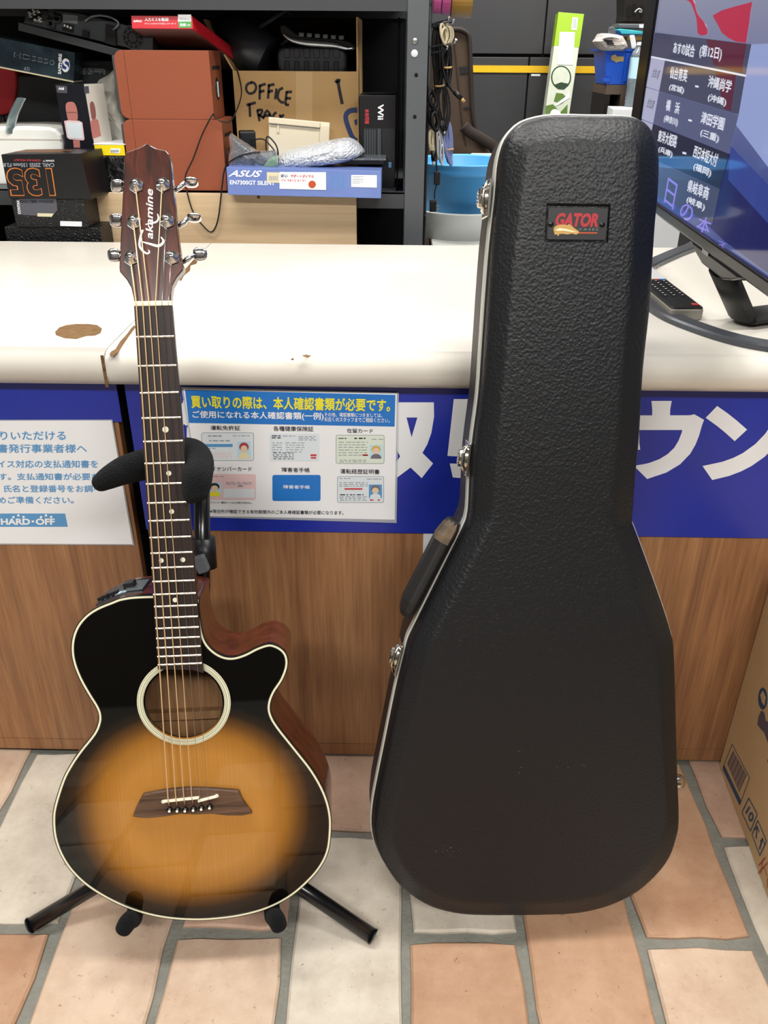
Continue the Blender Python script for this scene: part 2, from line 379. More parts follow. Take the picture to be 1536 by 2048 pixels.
# ------------------------------------------------------------------ blue boards and their big lettering
YB = -.003
BF = Frame((.6, YB, .487), (1, 0, 0), (0, 0, 1))
bb = thing('sign_board', 'long royal blue buying counter sign with big white katakana behind the black case', 'sign', BF)
a0 = BF.px(244, 762); 
MB().box((a0[0] + .002, 0, -.0029), (1.25, .2470, 0)).build('board', 'blue_board', bb, bevel=.0006)
def glyph(ch, x0, x1, y0=799, y1=957, bold=.045):
    # letter boxes measured on the board, at (x, y) of its plane
    letter_px(bb, BF, ch, (x0, y1), (x1, y1), (x0, y0), 'print_white', h=.0005, bold=bold)
glyph('買', 352, 518, bold=.041); glyph('い', 535, 690, 812, 945); glyph('耳', 702, 778, 797, 958, .03)
def sign_shape(pts, hole=None):
    f = lambda q: [BF.px(760 + x / 1.979, 740 + y / 1.979, .0005) for x, y in q]
    MB().tri(f(pts), .0005, f(hole) if hole else None).build('lettering', 'print_white', bb)
sign_shape([(46, 128), (213, 128), (214, 185), (203, 250), (187, 295), (168, 328), (210, 370), (165, 428), (121, 386), (70, 424), (20, 440), (20, 400), (60, 370), (80, 342), (58, 300), (46, 240)], [(105, 188), (148, 188), (125, 266)])
sign_shape([(292, 115), (362, 115), (352, 345), (267, 340)]); sign_shape([(276, 370), (350, 372), (345, 430), (288, 425)])
glyph('カ', 1060, 1215); glyph('ウ', 1243, 1402, 802, 958, .05); glyph('ン', 1405, 1566, 812, 960, .05)
LF = Frame((-.9, YB, .67), (1, 0, 0), (0, 0, 1))
lb = thing('sign_board', 'short plain dark blue band under the left worktop edge', 'sign', LF)
u1 = LF.px(236, 765)[0]; MB().box((-.9, 0, -.0029), (u1 - .003, .064, 0)).build('board', 'blue_board', lb, bevel=.0006)
PF2 = Frame(atY(905, 1190, -.0012), (1, 0, 0), (0, 0, 1))
pp = thing('paper_sheet', 'narrow strip of white paper below the blue sign, half hidden by the case handle', 'paper', PF2)
mat('paper', '#dfe3e6', .6); mat('sheet_white', '#f0f3f6', .22, spec=.6, coat=.35)
q = PF2.px(847, 1064); q2 = PF2.px(965, 1130); MB().box((q[0], q2[1], -.0006), (q2[0], q[1] - .001, 0)).build('sheet', 'paper', pp)

# ------------------------------------------------------------------ notices
mat('ink_blue', '#2478cc', .3); mat('ink_yellow', '#f2e93a', .3); mat('ink_white', '#f4f6f8', .3); mat('ink_black', '#1d1f2a', .4)
mat('ink_sky', '#5a9bd0', .3); mat('ink_grey', '#8d939c', .4); mat('ink_cyan', '#bfe2f2', .3); mat('ink_red', '#c9434a', .4); mat('ink_pink', '#e8c9cc', .4)
mat('ink_mint', '#dfeadb', .4); mat('ink_ice', '#dfe9ef', .4); mat('skin', '#e8cdb0', .5); mat('hair_red', '#a8434c', .5); mat('hair_blond', '#d6b458', .5)
mat('hair_grey', '#76707c', .5); mat('hair_dark', '#2a2430', .5); mat('ink_cream', '#ece2b4', .4)
mat('film', '#dde4e8', .12, spec=.7, alpha=.35)
NF = Frame(atY(600, 1040, -.0062), (1, 0, 0), (0, 0, 1))
nt_ = thing('notice', 'laminated identity document notice with yellow and white Japanese heading on bright blue', 'notice', NF)
def c7(x, y): return (340 + x / 3.072, 740 + y / 3.072)
patch_px(nt_, NF, 'laminate_film', [c7(68, 104), c7(1406, 140), c7(1392, 940), c7(205, 905)], 'film', h=0, t=.0006)
patch_px(nt_, NF, 'sheet', [c7(80, 114), c7(1394, 146), c7(1381, 920), c7(212, 897)], 'sheet_white', h=.0006, t=.0004)
patch_px(nt_, NF, 'heading_band', [c7(92, 122), c7(1385, 153), c7(1380, 348), c7(116, 325)], 'ink_blue', h=.0009, t=.0002)
def nl(body, x0, yb0, x1, yb1, hgt, m, bold=0.0, h=.0011):
    return letter_px(nt_, NF, body, c7(x0, yb0), c7(x1, yb1), c7(x0 - hgt * .08, yb0 - hgt), m, h=h, bold=bold)
nl('買い取りの際は、本人確認書類が必要です。', 132, 234, 1352, 257, 80, 'ink_yellow', .035, .0013)
nl('ご使用になれる本人確認書類(一例)', 140, 301, 944, 313, 52, 'ink_white', .025, .0013)
nl('その他、確認書類につきましては、', 950, 286, 1305, 292, 26, 'ink_white', .012, .0013)
nl('お近くのスタッフまでご相談ください。', 950, 316, 1350, 324, 28, 'ink_white', .012, .0013)
for b_, x0, y0, x1, y1, hh in (('運転免許証', 250, 369, 432, 371, 28), ('各種健康保険証', 636, 375, 882, 378, 31), ('在留カード', 1088, 386, 1248, 388, 27), ('マイナンバーカード', 226, 619, 503, 622, 26),
                               ('障害者手帳', 688, 627, 859, 630, 29), ('運転経歴証明書', 1048, 637, 1288, 641, 30), ('※現住所が確認できる有効期間内のご本人様確認書類が必要になります。', 246, 880, 1066, 890, 24),
                               ('マイナンバー通知カードはご利用できません。', 236, 820, 505, 823, 13)):
    nl(b_, x0, y0, x1, y1, hh, 'ink_black', .012)
def card(name, x0, y0, x1, y1, m, face=None, hair=None, shirt='ink_cream', lines=(), back='ink_cyan', edge='ink_grey'):
    k = (x1 - x0) * .06
    def rr(a, b, c, d, r):
        return [(x, y) for x, y in rrect(a, b, c, d, r, 3)]
    patch_px(nt_, NF, name, [c7(*p) for p in rr(x0 - 3, y0 - 3, x1 + 3, y1 + 3, 12)], edge, h=.0009, t=.0002)
    o = patch_px(nt_, NF, name, [c7(*p) for p in rr(x0, y0, x1, y1, 10)], m, h=.0011, t=.0002)
    for (a, b, c, d, mm) in lines: patch_px(o, NF, 'print_line', [c7(a, b), c7(c, b), c7(c, d), c7(a, d)], mm, h=.0013, t=.0001)
    if face:
        fx0, fy0, fx1, fy1 = face; cx = (fx0 + fx1) / 2; w = fx1 - fx0; hh = fy1 - fy0
        patch_px(o, NF, 'portrait_back', [c7(fx0, fy0), c7(fx1, fy0), c7(fx1, fy1), c7(fx0, fy1)], back, h=.0013, t=.0001)
        patch_px(o, NF, 'portrait_shirt', [c7(*p) for p in ((fx0 + w * .08, fy1), (fx0 + w * .12, fy1 - hh * .2), (cx - w * .15, fy1 - hh * .34), (cx + w * .15, fy1 - hh * .34), (fx1 - w * .12, fy1 - hh * .2), (fx1 - w * .08, fy1))], shirt, h=.0014, t=.0001)
        patch_px(o, NF, 'portrait_hair', [c7(*p) for p in circ(cx, fy0 + hh * .32, w * .36, 18, hh * .27)], hair, h=.0015, t=.0001)
        patch_px(o, NF, 'portrait_face', [c7(*p) for p in circ(cx, fy0 + hh * .44, w * .26, 18, hh * .22)], 'skin', h=.0016, t=.0001)
    return o
rb = random.Random(9)
def rows(x0, x1, y0, n, dy, m='ink_grey', hh=4):
    out = []
    for i in range(n):
        x = x0 + rb.uniform(0, 5)
        while x < x1 - 8:
            w = rb.uniform(10, 34); out.append((x, y0 + i * dy, min(x + w, x1), y0 + i * dy + hh, m)); x += w + rb.uniform(5, 12)
    return out
card('licence_card', 196, 388, 512, 555, 'ink_ice', (414, 440, 495, 545), 'hair_red', 'ink_cream', rows(232, 320, 402, 1, 9, hh=7) + rows(385, 490, 402, 1, 9) + rows(240, 370, 432, 1, 9, hh=6) + [(214, 455, 385, 473, 'ink_sky')] + rows(222, 290, 480, 1, 9) + rows(250, 380, 508, 4, 10, 'ink_pink'))
card('insurance_card', 615, 392, 914, 558, 'ink_ice', lines=rows(622, 680, 402, 2, 12, 'ink_black', 6) + rows(690, 770, 404, 1, 9) + rows(790, 900, 408, 3, 10) + rows(625, 690, 446, 5, 14) + rows(708, 826, 446, 5, 14) + rows(630, 760, 508, 4, 12, 'ink_black', 4) + [(863, 518, 900, 530, 'ink_red'), (865, 535, 898, 545, 'ink_red')], edge='ink_ice')
card('residence_card', 1022, 402, 1314, 573, 'ink_mint', (1227, 460, 1305, 545), 'hair_blond', 'hair_grey', rows(1032, 1090, 418, 1, 9, 'ink_black', 5) + rows(1132, 1205, 416, 1, 9, 'ink_black', 8) + rows(1238, 1310, 424, 1, 9) + rows(1034, 1215, 442, 6, 16) + [(1182, 518, 1216, 528, 'ink_red')] + rows(1040, 1205, 552, 2, 10))
card('number_card', 248, 642, 524, 795, 'ink_pink', (232, 690, 316, 776), 'hair_dark', 'ink_yellow', rows(260, 330, 652, 1, 9) + rows(340, 500, 690, 2, 9) + [(416, 708, 448, 718, 'ink_grey'), (330, 730, 520, 785, 'ink_ice')], edge='ink_pink')
card('disability_handbook', 632, 648, 922, 802, 'ink_blue', edge='ink_blue')
nl('障害者手帳', 698, 729, 860, 731, 23, 'ink_white', .01, .0014)
card('history_card', 1030, 656, 1312, 813, 'ink_ice', (1222, 704, 1302, 788), 'hair_grey', 'ink_ice', rows(1040, 1120, 664, 1, 9) + rows(1208, 1305, 668, 1, 9) + rows(1038, 1215, 690, 3, 11) + [(1072, 726, 1182, 736, 'ink_red')] + rows(1042, 1190, 764, 1, 9, 'ink_black', 6) + rows(1040, 1210, 778, 3, 10) + [(1228, 795, 1250, 803, 'ink_red'), (1276, 795, 1290, 803, 'ink_red')], back='ink_sky')

NL = Frame(atY(130, 1087, -.0042), (1, 0, 0), (0, 0, 1))
n2_ = thing('notice', 'white laminated notice with pale blue Japanese text on the left counter', 'notice', NL)
def c6(x, y): return (x / 3.657, 740 + y / 3.657)
patch_px(n2_, NL, 'laminate_film', [c6(-520, 366), c6(822, 363), c6(982, 1282), c6(-360, 1276)], 'film', h=0, t=.0006)
patch_px(n2_, NL, 'sheet', [c6(-500, 373), c6(815, 370), c6(970, 1274), c6(-340, 1267)], 'sheet_white', h=.0006, t=.0004)
for b_, x0, x1, y0, y1 in (('りいただける', 4, 482, 448, 512), ('書発行事業者様へ', -18, 637, 542, 606), ('イス対応の支払通知書を', -16, 717, 660, 716), ('す。支払通知書が必要な', -6, 728, 754, 806),
                           ('氏名と登録番号をお調べ', 30, 745, 842, 894), ('めご準備ください。', -12, 540, 925, 978)):
    letter_px(n2_, NL, b_, c6(x0, y1), c6(x1, y1), c6(x0 - 4, y0), 'ink_sky', h=.0009, bold=.022)
patch_px(n2_, NL, 'logo_band', [c6(-380, 1050), c6(476, 1050), c6(496, 1147), c6(-360, 1147)], 'ink_sky', h=.0008, t=.0001)
letter_px(n2_, NL, 'HARD･OFF', c6(8, 1133), c6(402, 1133), c6(4, 1086), 'ink_white', h=.0011, bold=.04)
for x, y in ((98, 1076), (134, 1064), (172, 1075), (300, 1076), (336, 1064), (374, 1075)):
    patch_px(n2_, NL, 'logo_dot', [c6(*p) for p in circ(x, y, 9, 12)], 'ink_white', h=.0011, t=.0001)
# ------------------------------------------------------------------ acoustic-electric guitar
GEX, GEY = V((.9965, .083, .006)), V((-.030, .290, .957))
GF = Frame((-.289, -.155, .885), GEX, GEY)
TOP = -.0085                       # height of the spruce top under the fingerboard surface
def mat_burst():
    m = bpy.data.materials.new('sunburst'); m.use_nodes = True; N = m.node_tree.nodes; L = m.node_tree.links; p = N['Principled BSDF']
    tc = N.new('ShaderNodeTexCoord'); sx = N.new('ShaderNodeSeparateXYZ'); L.new(tc.outputs['Object'], sx.inputs[0])
    def mth(op, a, b):
        n = N.new('ShaderNodeMath'); n.operation = op
        for i, q in enumerate((a, b)):
            if q is None: continue
            if isinstance(q, (int, float)): n.inputs[i].default_value = q
            else: L.new(q, n.inputs[i])
        return n.outputs[0]
    x = mth('DIVIDE', mth('SUBTRACT', sx.outputs[0], .001), .160); y = mth('DIVIDE', mth('ADD', sx.outputs[1], .672), .150)
    ax = mth('POWER', mth('ABSOLUTE', x, None), 2.2); ay = mth('POWER', mth('ABSOLUTE', y, None), 2.2)
    r = mth('POWER', mth('ADD', ax, ay), 1 / 2.2)
    rp = N.new('ShaderNodeValToRGB'); e = rp.color_ramp.elements
    e[0].position = .55; e[0].color = lin('#ad7833'); e[1].position = 1.0; e[1].color = lin('#080706')
    for pos, c in ((.72, '#94621f'), (.83, '#5e3c14'), (.92, '#241608')): q = e.new(pos); q.color = lin(c)
    hf = mth('MULTIPLY', r, .93); L.new(hf, rp.inputs[0])
    mp = N.new('ShaderNodeMapping'); mp.inputs['Scale'].default_value = (420, 3, 1); L.new(tc.outputs['Object'], mp.inputs[0])
    nz = N.new('ShaderNodeTexNoise'); nz.inputs['Scale'].default_value = 1; nz.inputs['Detail'].default_value = 3; L.new(mp.outputs[0], nz.inputs[0])
    r2 = N.new('ShaderNodeValToRGB'); r2.color_ramp.elements[0].color = (.8, .78, .74, 1); r2.color_ramp.elements[0].position = .3; r2.color_ramp.elements[1].color = (1, 1, 1, 1); r2.color_ramp.elements[1].position = .65; L.new(nz.outputs[0], r2.inputs[0])
    mx = N.new('ShaderNodeMix'); mx.data_type = 'RGBA'; mx.blend_type = 'MULTIPLY'; mx.inputs[0].default_value = .5; L.new(rp.outputs[0], mx.inputs[6]); L.new(r2.outputs[0], mx.inputs[7]); L.new(mx.outputs[2], p.inputs['Base Color'])
    p.inputs['Roughness'].default_value = .3; p.inputs['Coat Weight'].default_value = 1.0; p.inputs['Coat Roughness'].default_value = .025; p.inputs['Coat IOR'].default_value = 1.42; p.inputs['Specular IOR Level'].default_value = 0.0
    M['sunburst'] = m
mat_burst()
mat('binding', '#d8d6b8', .3, coat=.4); mat('purfling', '#0b0a09', .3, coat=.5)
mat_wood('mahogany', '#38120a', '#5a2415', '#6e3420', scale=(60, 3, 60), rough=.3, coat=.9)
mat_wood('inside_wood', '#6b4a2c', '#8a6440', '#9b7650', scale=(60, 3, 60), rough=.7)
mat_wood('rosewood', '#150d0a', '#241713', '#33221c', scale=(90, 4, 90), rough=.45)
mat_wood('bridge_wood', '#2a1a12', '#523a2a', '#6d5240', scale=(5, 120, 60), rough=.5)
mat_wood('head_veneer', '#150806', '#3c160d', '#58230f', scale=(70, 2.5, 60), rough=.25, coat=.7)
mat('chrome', '#d5d8dc', .10, metal=1.0); mat('bone', '#efe6cc', .4); mat('fret_wire', '#e6e0cf', .22, metal=.85)
mat('bronze_string', '#dcbb90', .35, metal=.4); mat('steel_string', '#9c9c9c', .25, metal=1.0); mat('pearl', '#d9d6c4', .3)
mat('black_plastic', '#101113', .4); mat('grey_plastic', '#5d6366', .4); mat('pin_black', '#0a0a0a', .25)
gt = thing('acoustic_guitar', 'sunburst cutaway acoustic-electric guitar with dark edges on a black stand', 'guitar', GF)
OUT_PX = [(312, 1190), (288, 1190.5), (262.9, 1192), (240, 1196), (224, 1202), (193.7, 1214.5), (170.7, 1230), (153.4, 1251), (143.8, 1276), (141.9, 1303), (146.9, 1330), (159.2, 1360.5), (176.4, 1391), (190.7, 1414), (196.5, 1430),
          (195.4, 1446), (186, 1467), (159, 1501), (140, 1529), (124, 1560), (108, 1611), (104.7, 1640.7), (108, 1675), (120, 1709), (142, 1743), (176.5, 1775), (225, 1804), (274, 1824), (323, 1836), (372, 1841), (421, 1840.5), (479, 1833.5),
          (533, 1819), (577, 1797), (611, 1770), (640, 1738), (657.4, 1704), (663, 1665), (662, 1626), (650, 1584.5), (625.7, 1540.6), (591.5, 1496.6), (557.5, 1453.5), (544, 1430), (541.4, 1410), (549, 1387), (566.4, 1360), (576, 1333.5),
          (575.2, 1313), (566.4, 1299), (551, 1289.8), (535.6, 1287.5), (512.6, 1295), (489.5, 1306.7), (467, 1313.5), (447.3, 1311.7), (428, 1301), (412.7, 1283.6), (405, 1260.6), (401, 1233.7), (398.5, 1212), (397, 1196), (370, 1191), (340, 1190)]
OUT = [tuple(p) for p in cr([GF.px(x, y, TOP) for x, y in OUT_PX], True, 4)]
def gback(x, y): return TOP - (.088 + .016 * min(1, max(0, (-y - .36) / .47)))
hc = GF.px(368, 1405, TOP); HOLE = circ(hc[0], hc[1], .0505, 48)
inner = offset2(OUT, -.0052)
m = MB(); m.tri(inner, TOP, HOLE); m.build('soundboard', 'sunburst', gt)
m = MB(); m.loft([[(x, y, TOP) for x, y in HOLE], [(x, y, TOP - .003) for x, y in HOLE]], True); m.build('soundhole_rim', 'purfling', gt)
def ring2(name, o1, o2, z0, z1, mt, par=gt):
    n = len(o1); mm = MB()
    mm.loft([[(x, y, z0) for x, y in o1], [(x, y, z1) for x, y in o1], [(x, y, z1) for x, y in o2], [(x, y, z0) for x, y in o2]], False); return mm.build(name, mt, par)
o_a = OUT; o_b = offset2(OUT, -.0012); o_c = offset2(OUT, -.0038)
bd = ring2('binding', o_b, o_c, TOP - .004, TOP + .0004, 'binding')
ring2('outer_line', o_a, o_b, TOP - .006, TOP + .0002, 'purfling', bd); ring2('inner_line', o_c, inner, TOP - .002, TOP + .0003, 'purfling', bd)
ro = ring2('rosette', circ(*hc, .0612, 64), circ(*hc, .0530, 64), TOP - .001, TOP + .0005, 'binding')
mat('rosette_line', '#8c8f80', .4)
for r1, r2 in ((.0600, .0594), (.0570, .0562), (.0545, .0539)): ring2('rosette_ring', circ(*hc, r1, 64), circ(*hc, r2, 64), TOP, TOP + .0009, 'rosette_line', ro)
m = MB(); m.loft([[(x, y, gback(x, y)) for x, y in OUT], [(x, y, TOP - .005) for x, y in OUT]], True); m.build('sides', 'mahogany', gt)
bk = MB().tri(OUT, 0, zf=gback).build('back', 'mahogany', gt)
MB().tri(offset2(OUT, -.003), 0, zf=lambda x, y: gback(x, y) + .002).build('inner_lining', 'inside_wood', bk)
b0 = GF.px(368, 1420, TOP - .09); MB().box((b0[0] - .12, b0[1] - .010, gback(0, b0[1]) + .0021), (b0[0] + .12, b0[1] + .002, gback(0, b0[1]) + .016)).build('brace', 'inside_wood', bk)
# neck: half-round section with heel
SCL = .644
fr = lambda n: -SCL * (1 - 2 ** (-n / 12))
def fw(y): return .0221 + (.0288 - .0221) * min(1.05, -y / -fr(21))
rings = []
for y, th in ((.004, .019), (-.02, .0195), (-.15, .0205), (-.27, .022), (-.315, .026), (-.335, .040), (-.348, .066), (-.3585, .083)):
    w = fw(y) if y < 0 else .0221
    ww = w if th < .03 else w * (.94 - .25 * (th - .03) / .06)
    rings.append([(math.cos(a) * (w if math.sin(a) < .35 else ww), y, -.0058 - th * (math.sin(a) ** .8 if th < .03 else min(1, math.sin(a) * 1.15))) for a in [math.pi * k / 14 for k in range(15)]])
m = MB(); m.loft(rings, True, closed=False); m.cap(rings[0]); m.cap(rings[-1], True); m.build('neck', 'mahogany', gt)
m = MB(); ye = fr(21) - .006; cen = [(math.cos(a) * .0505 + hc[0], math.sin(a) * .0505 + hc[1]) for a in (math.radians(118), math.radians(104), math.radians(90), math.radians(76), math.radians(62))]
yend = ye
fb = [(-.0221, -.0005), (-fw(yend), yend), (fw(yend) * .55, yend - .003), (fw(yend), yend - .008), (fw(yend), yend), (.0221, -.0005)]
m.prism(fb, -.0082, 0); fbo = m.build('fingerboard', 'rosewood', gt, bevel=.0006)
for n in range(1, 22):
    y = fr(n); w = fw(y) - .0006; m = MB()
    sec = [(-.0012, 0), (-.0008, .0007), (0, .0010), (.0008, .0007), (.0012, 0)]
    m.loft([[(-w, y + a, b) for a, b in sec], [(w, y + a, b) for a, b in sec]], True, closed=False); m.build('fret', 'fret_wire', gt)
for n, xs in ((5, (.004,)), (7, (.004,)), (9, (.004,)), (12, (-.0135, .0135)), (15, (.0,))):
    y = (fr(n) + fr(n - 1)) / 2
    for x in xs: MB().prism(circ(x, y, .0038 if n == 5 else .0031, 16), -.0002, .00025).build('inlay_dot', 'pearl', gt)
MB().box((-.0222, -.0006, -.008), (.0222, .0052, .0016)).build('nut', 'bone', gt, bevel=.0008)
# headstock, tipped back at the nut
ha = math.radians(13)
HF = Frame(GF.O + GF.ey * .005 - GF.ez * .0045, GF.ex, GF.ey * math.cos(ha) - GF.ez * math.sin(ha))
HM = GF.M.inverted() @ HF.M
HPX = [(268, 604), (267, 595), (262, 575), (253, 559), (239.5, 543.5), (238.4, 535), (242.7, 441), (247, 355.5), (248.6, 312), (251.3, 304.2), (271.8, 297.4), (285.5, 291.4), (293.7, 285.4), (300.9, 290.5), (312.8, 296.5), (332, 300.8), (338, 307.6), (341, 320), (347.5, 389.7),
       (355, 468.3), (363, 522), (367.5, 533), (366, 540), (353.8, 553.8), (344.8, 570.9), (342, 588), (341.9, 604)]
HP = [HF.px(x, y) for x, y in HPX]
def on_head(mm): mm.v = [tuple(HM @ V(p)) for p in mm.v]; return mm
hd = on_head(MB().prism(HP, -.0145, 0)).build('headstock', 'head_veneer', gt, bevel=.0012)
POST = [(260.7, 514), (266.7, 441), (270.8, 367.8), (324.8, 366.6), (333, 439.6), (342.7, 512.7)]
BUT = [(231, 506), (235, 436), (237, 367), (375, 359.5), (381, 431), (393, 504)]
posts = []
mat('tuner_dark', '#6d7278', .12, metal=1.0)
for k, ((x, y), (bx, by)) in enumerate(zip(POST, BUT)):
    u, v = HF.px(x, y, .006); m = MB(); m.prism(circ(u, v, .0090, 6, a0=.4), 0, .0026); m.lathe([(.0080, .0026), (.0076, .0042), (.0036, .0048), (.0034, .0105), (.0024, .0112), (.0001, .0112)], (u, v, 0), 18)
    tn = on_head(m).build('tuning_machine', 'chrome', gt)
    posts.append(HM @ V((u, v, .0078)))
    b_u, b_v = HF.px(bx, by, -.010); s = -1 if k < 3 else 1
    e_u = min(abs(b_u), abs(u) + .055) * s
    m = MB(); m.tube([(u + s * .006, v, -.019), (u + s * .016, (v + b_v) / 2, -.019), (b_u - s * .004, b_v, -.018)], [.0034, .0034, .0026], 10); on_head(m).build('tuner_shaft', 'chrome', tn)
    m = MB(); m.box((u - .008, v - .009, -.0265), (u + .008, v + .009, -.0147)); on_head(m).build('gear_box', 'chrome', tn, bevel=.002)
    ang = (0.2, .5, .6, 1.1, 1.2, .25)[k]; m = MB(); prof = [(.0001, -.0105), (.006, -.010), (.0088, -.006), (.0094, 0), (.0085, .006), (.005, .0102), (.0001, .0108)]
    m.lathe(prof, (0, 0, 0), 16, 'x'); m.v = [(x_ * .80, y_ * .86, z_ * .32) for x_, y_, z_ in m.v]
    R_ = Matrix.Rotation(ang, 3, 'X'); m.v = [tuple(R_ @ V(p) + V((b_u + s * .003, b_v, -.018))) for p in m.v]; on_head(m).build('tuner_button', 'chrome', tn)
# maker's script along the headstock, reading upwards
mat('script_white', '#f3efe4', .4)
def hl(body, x0, y0, x1, y1, hgt, bold, slant=.0):
    a = V(HF.px(x0, y0)); b = V(HF.px(x1, y1)); d = (b - a).normalized(); n = V((-d.y, d.x)); t = a + n * hgt
    vs, fs = text_mesh(body, bold); e = b - a; f = n * hgt; mm = MB()
    mm.add([tuple(a + e * (x + slant * y) + f * y) + (.0004,) for x, y, _z in vs], fs); on_head(mm).build('lettering', 'script_white', gt)
hl('akamine', 306, 479, 306, 380, .0085, .012, .05)
def stroke_head(pts, r0, r1):
    q = [V(HF.px(x, y) + (.0004,)) for x, y in pts]; q = cr(q, False, 5); n = len(q)
    L_, R_ = [], []
    for i, p in enumerate(q):
        t = (q[min(i + 1, n - 1)] - q[max(i - 1, 0)]).normalized(); nn = V((-t.y, t.x, 0)); w = (r0 + (r1 - r0) * math.sin(math.pi * i / (n - 1))); L_.append(p + nn * w); R_.append(p - nn * w)
    mm = MB(); mm.loft([L_, R_], False, closed=False); on_head(mm).build('lettering', 'script_white', gt)
stroke_head([(285, 466), (286, 461), (284, 463), (281, 475), (279, 490), (284, 500), (293, 507), (299, 505), (297, 500)], .0005, .0013)
stroke_head([(285, 484), (300, 488), (315, 492), (323, 489), (327, 482), (322, 474)], .0006, .0016)
stroke_head([(291, 449), (306, 446), (314, 443), (317, 436), (315, 428)], .0005, .0011)
# strings
nx = [-.0187 + .0374 * k / 5 for k in range(6)]
PIN = [GF.px(x, y, 0) for x, y in ((340, 1618), (355.5, 1618), (371, 1618), (387.5, 1616.5), (403.5, 1614.5), (420, 1612))]
SAD = [GF.px(x, y, .003) for x, y in ((336.5, 1601.5), (352, 1600), (368, 1598), (384, 1596.3), (400, 1600), (416.5, 1596.3))]
order = [0, 1, 2, 3, 4, 5]
for k in range(6):
    r = (.00090, .00080, .00070, .00058, .00032, .00026)[k]; mt = 'bronze_string' if k < 4 else 'steel_string'
    p = posts[k]; m = MB(); pts = [p, V((nx[k], .0025, .0021)), V((nx[k], -.001, .0021)), V((SAD[k][0], SAD[k][1], .0040)), V((PIN[k][0], PIN[k][1] + .002, -.0015))]
    m.tube(pts, r, 6); m.build('string', mt, gt)
# bridge
BP = [(265, 1634), (274, 1611), (286, 1589), (323, 1582), (372, 1576.5), (421, 1577.5), (477, 1582), (484, 1599), (504.6, 1627), (484, 1631.5), (455, 1631.5), (421, 1628), (390, 1629.5), (362, 1628), (323, 1634), (294, 1637)]
m = MB(); m.prism([GF.px(x, y, -.002) for x, y in BP], TOP, -.0015); br = m.build('bridge', 'bridge_wood', gt, bevel=.0016)
for (xa, ya), (xb, yb) in (((326, 1603), (398, 1595.3)), ((396, 1602.2), (434, 1592.5))):
    a = V(GF.px(xa, ya, .001)); b = V(GF.px(xb, yb, .001)); d = (b - a).normalized() * .0001; n = V((-(b - a).y, (b - a).x)).normalized() * .0013
    MB().prism([a - n, b - n, b + n, a + n], -.0015, .0030).build('saddle', 'bone', gt, bevel=.0006)
for x, y in ((326.5, 1603.5), (433.5, 1592)): MB().prism(circ(*GF.px(x, y, -.001), .0027, 14), -.0015, -.0008).build('bridge_dot', 'pearl', gt)
for x, y in PIN:
    m = MB(); m.lathe([(.0028, -.0015), (.0030, .0002), (.0042, .0018), (.0044, .0035), (.0036, .0052), (.0001, .0058)], (x, y, 0), 14); pn = m.build('bridge_pin', 'pin_black', gt)
    MB().prism(circ(x, y, .0018, 12), .0050, .0060).build('pin_dot', 'bone', pn)
# preamp panel let into the upper side
idx = [i for i, (x, y) in enumerate(OUT) if x < -.02 and y > -.41]
side = [V(OUT[i]) for i in idx]
best = min(range(len(side)), key=lambda i: abs(side[i].x + .078))
def side_pt(t):      # t in 0..1 along the shoulder from near the neck to the outer bout
    n = len(side) - 1; f = t * n; i = min(int(f), n - 1); p = side[i].lerp(side[i + 1], f - i); d = (side[i + 1] - side[i]).normalized()
    return p, d, V((d.y, -d.x)) if V((d.y, -d.x)).dot(V((-.3, 1))) > 0 else V((-d.y, d.x))
tA, tB = .16, .66
rings = []
for k in range(13):
    p, d, nn = side_pt(tA + (tB - tA) * k / 12); q = p + nn * .0012; p0 = p - nn * .002
    rings.append([(p0.x, p0.y, TOP - .012), (q.x, q.y, TOP - .013), (q.x, q.y, TOP - .075), (p0.x, p0.y, TOP - .076)])
m = MB(); m.loft(rings, False, closed=False); m.cap(rings[0]); m.cap(rings[-1], True); pa = m.build('preamp_panel', 'black_plastic', gt)
def side_box(t, z0, z1, w, hgt, mt, nm):
    p, d, nn = side_pt(t); mm = MB(); q = []
    for hh in (.001, hgt): q.append([(p + nn * hh + d * a).to_tuple() + (z,) for a, z in ((-w, z0), (w, z0), (w, z1), (-w, z1))])
    mm.hexa(q[0], q[1]); mm.build(nm, mt, pa, bevel=.0006)
for t in (.50, .545, .59, .63): side_box(t, TOP - .030, TOP - .024, .0035, .006, 'black_plastic', 'slider'); side_box(t, TOP - .068, TOP - .020, .0008, .0016, 'grey_plastic', 'slider_slot')
side_box(.34, TOP - .050, TOP - .034, .007, .009, 'black_plastic', 'volume_wheel'); side_box(.27, TOP - .066, TOP - .022, .012, .0018, 'grey_plastic', 'battery_door')
side_box(.40, TOP - .030, TOP - .020, .006, .0018, 'ink_cyan', 'badge'); side_box(.45, TOP - .030, TOP - .020, .006, .0018, 'ink_grey', 'badge')

# ------------------------------------------------------------------ guitar stand
mat('tube_black', '#0c0d10', .22, spec=.6); mat('fleece', '#07080a', .95, spec=.2, sheen=.03, bump=('noise', 420, .9, .004), vary=('#0e1012', 60, (1, 1, 1), .8))
SP = -.136
hub = GF.pt(*GF.px(407, 1633, SP), SP) if hasattr(GF, 'pt') else GF.O + GF.ex * GF.px(407, 1633, SP)[0] + GF.ey * GF.px(407, 1633, SP)[1] + GF.ez * SP
SF = Frame((hub.x, hub.y, 0), (1, 0, 0), (0, 0, 1))
st = thing('guitar_stand', 'black tubular tripod guitar stand with fleece neck rest and cradle arms', 'stand', SF)
gw = lambda x, y, h: GF.O + GF.ex * GF.px(x, y, h)[0] + GF.ey * GF.px(x, y, h)[1] + GF.ez * h
top = gw(403, 905, SP)
m = MB(); m.tube([hub, hub.lerp(top, .45)], .0145, 16); m.to(SF).build('outer_post', 'tube_black', st)
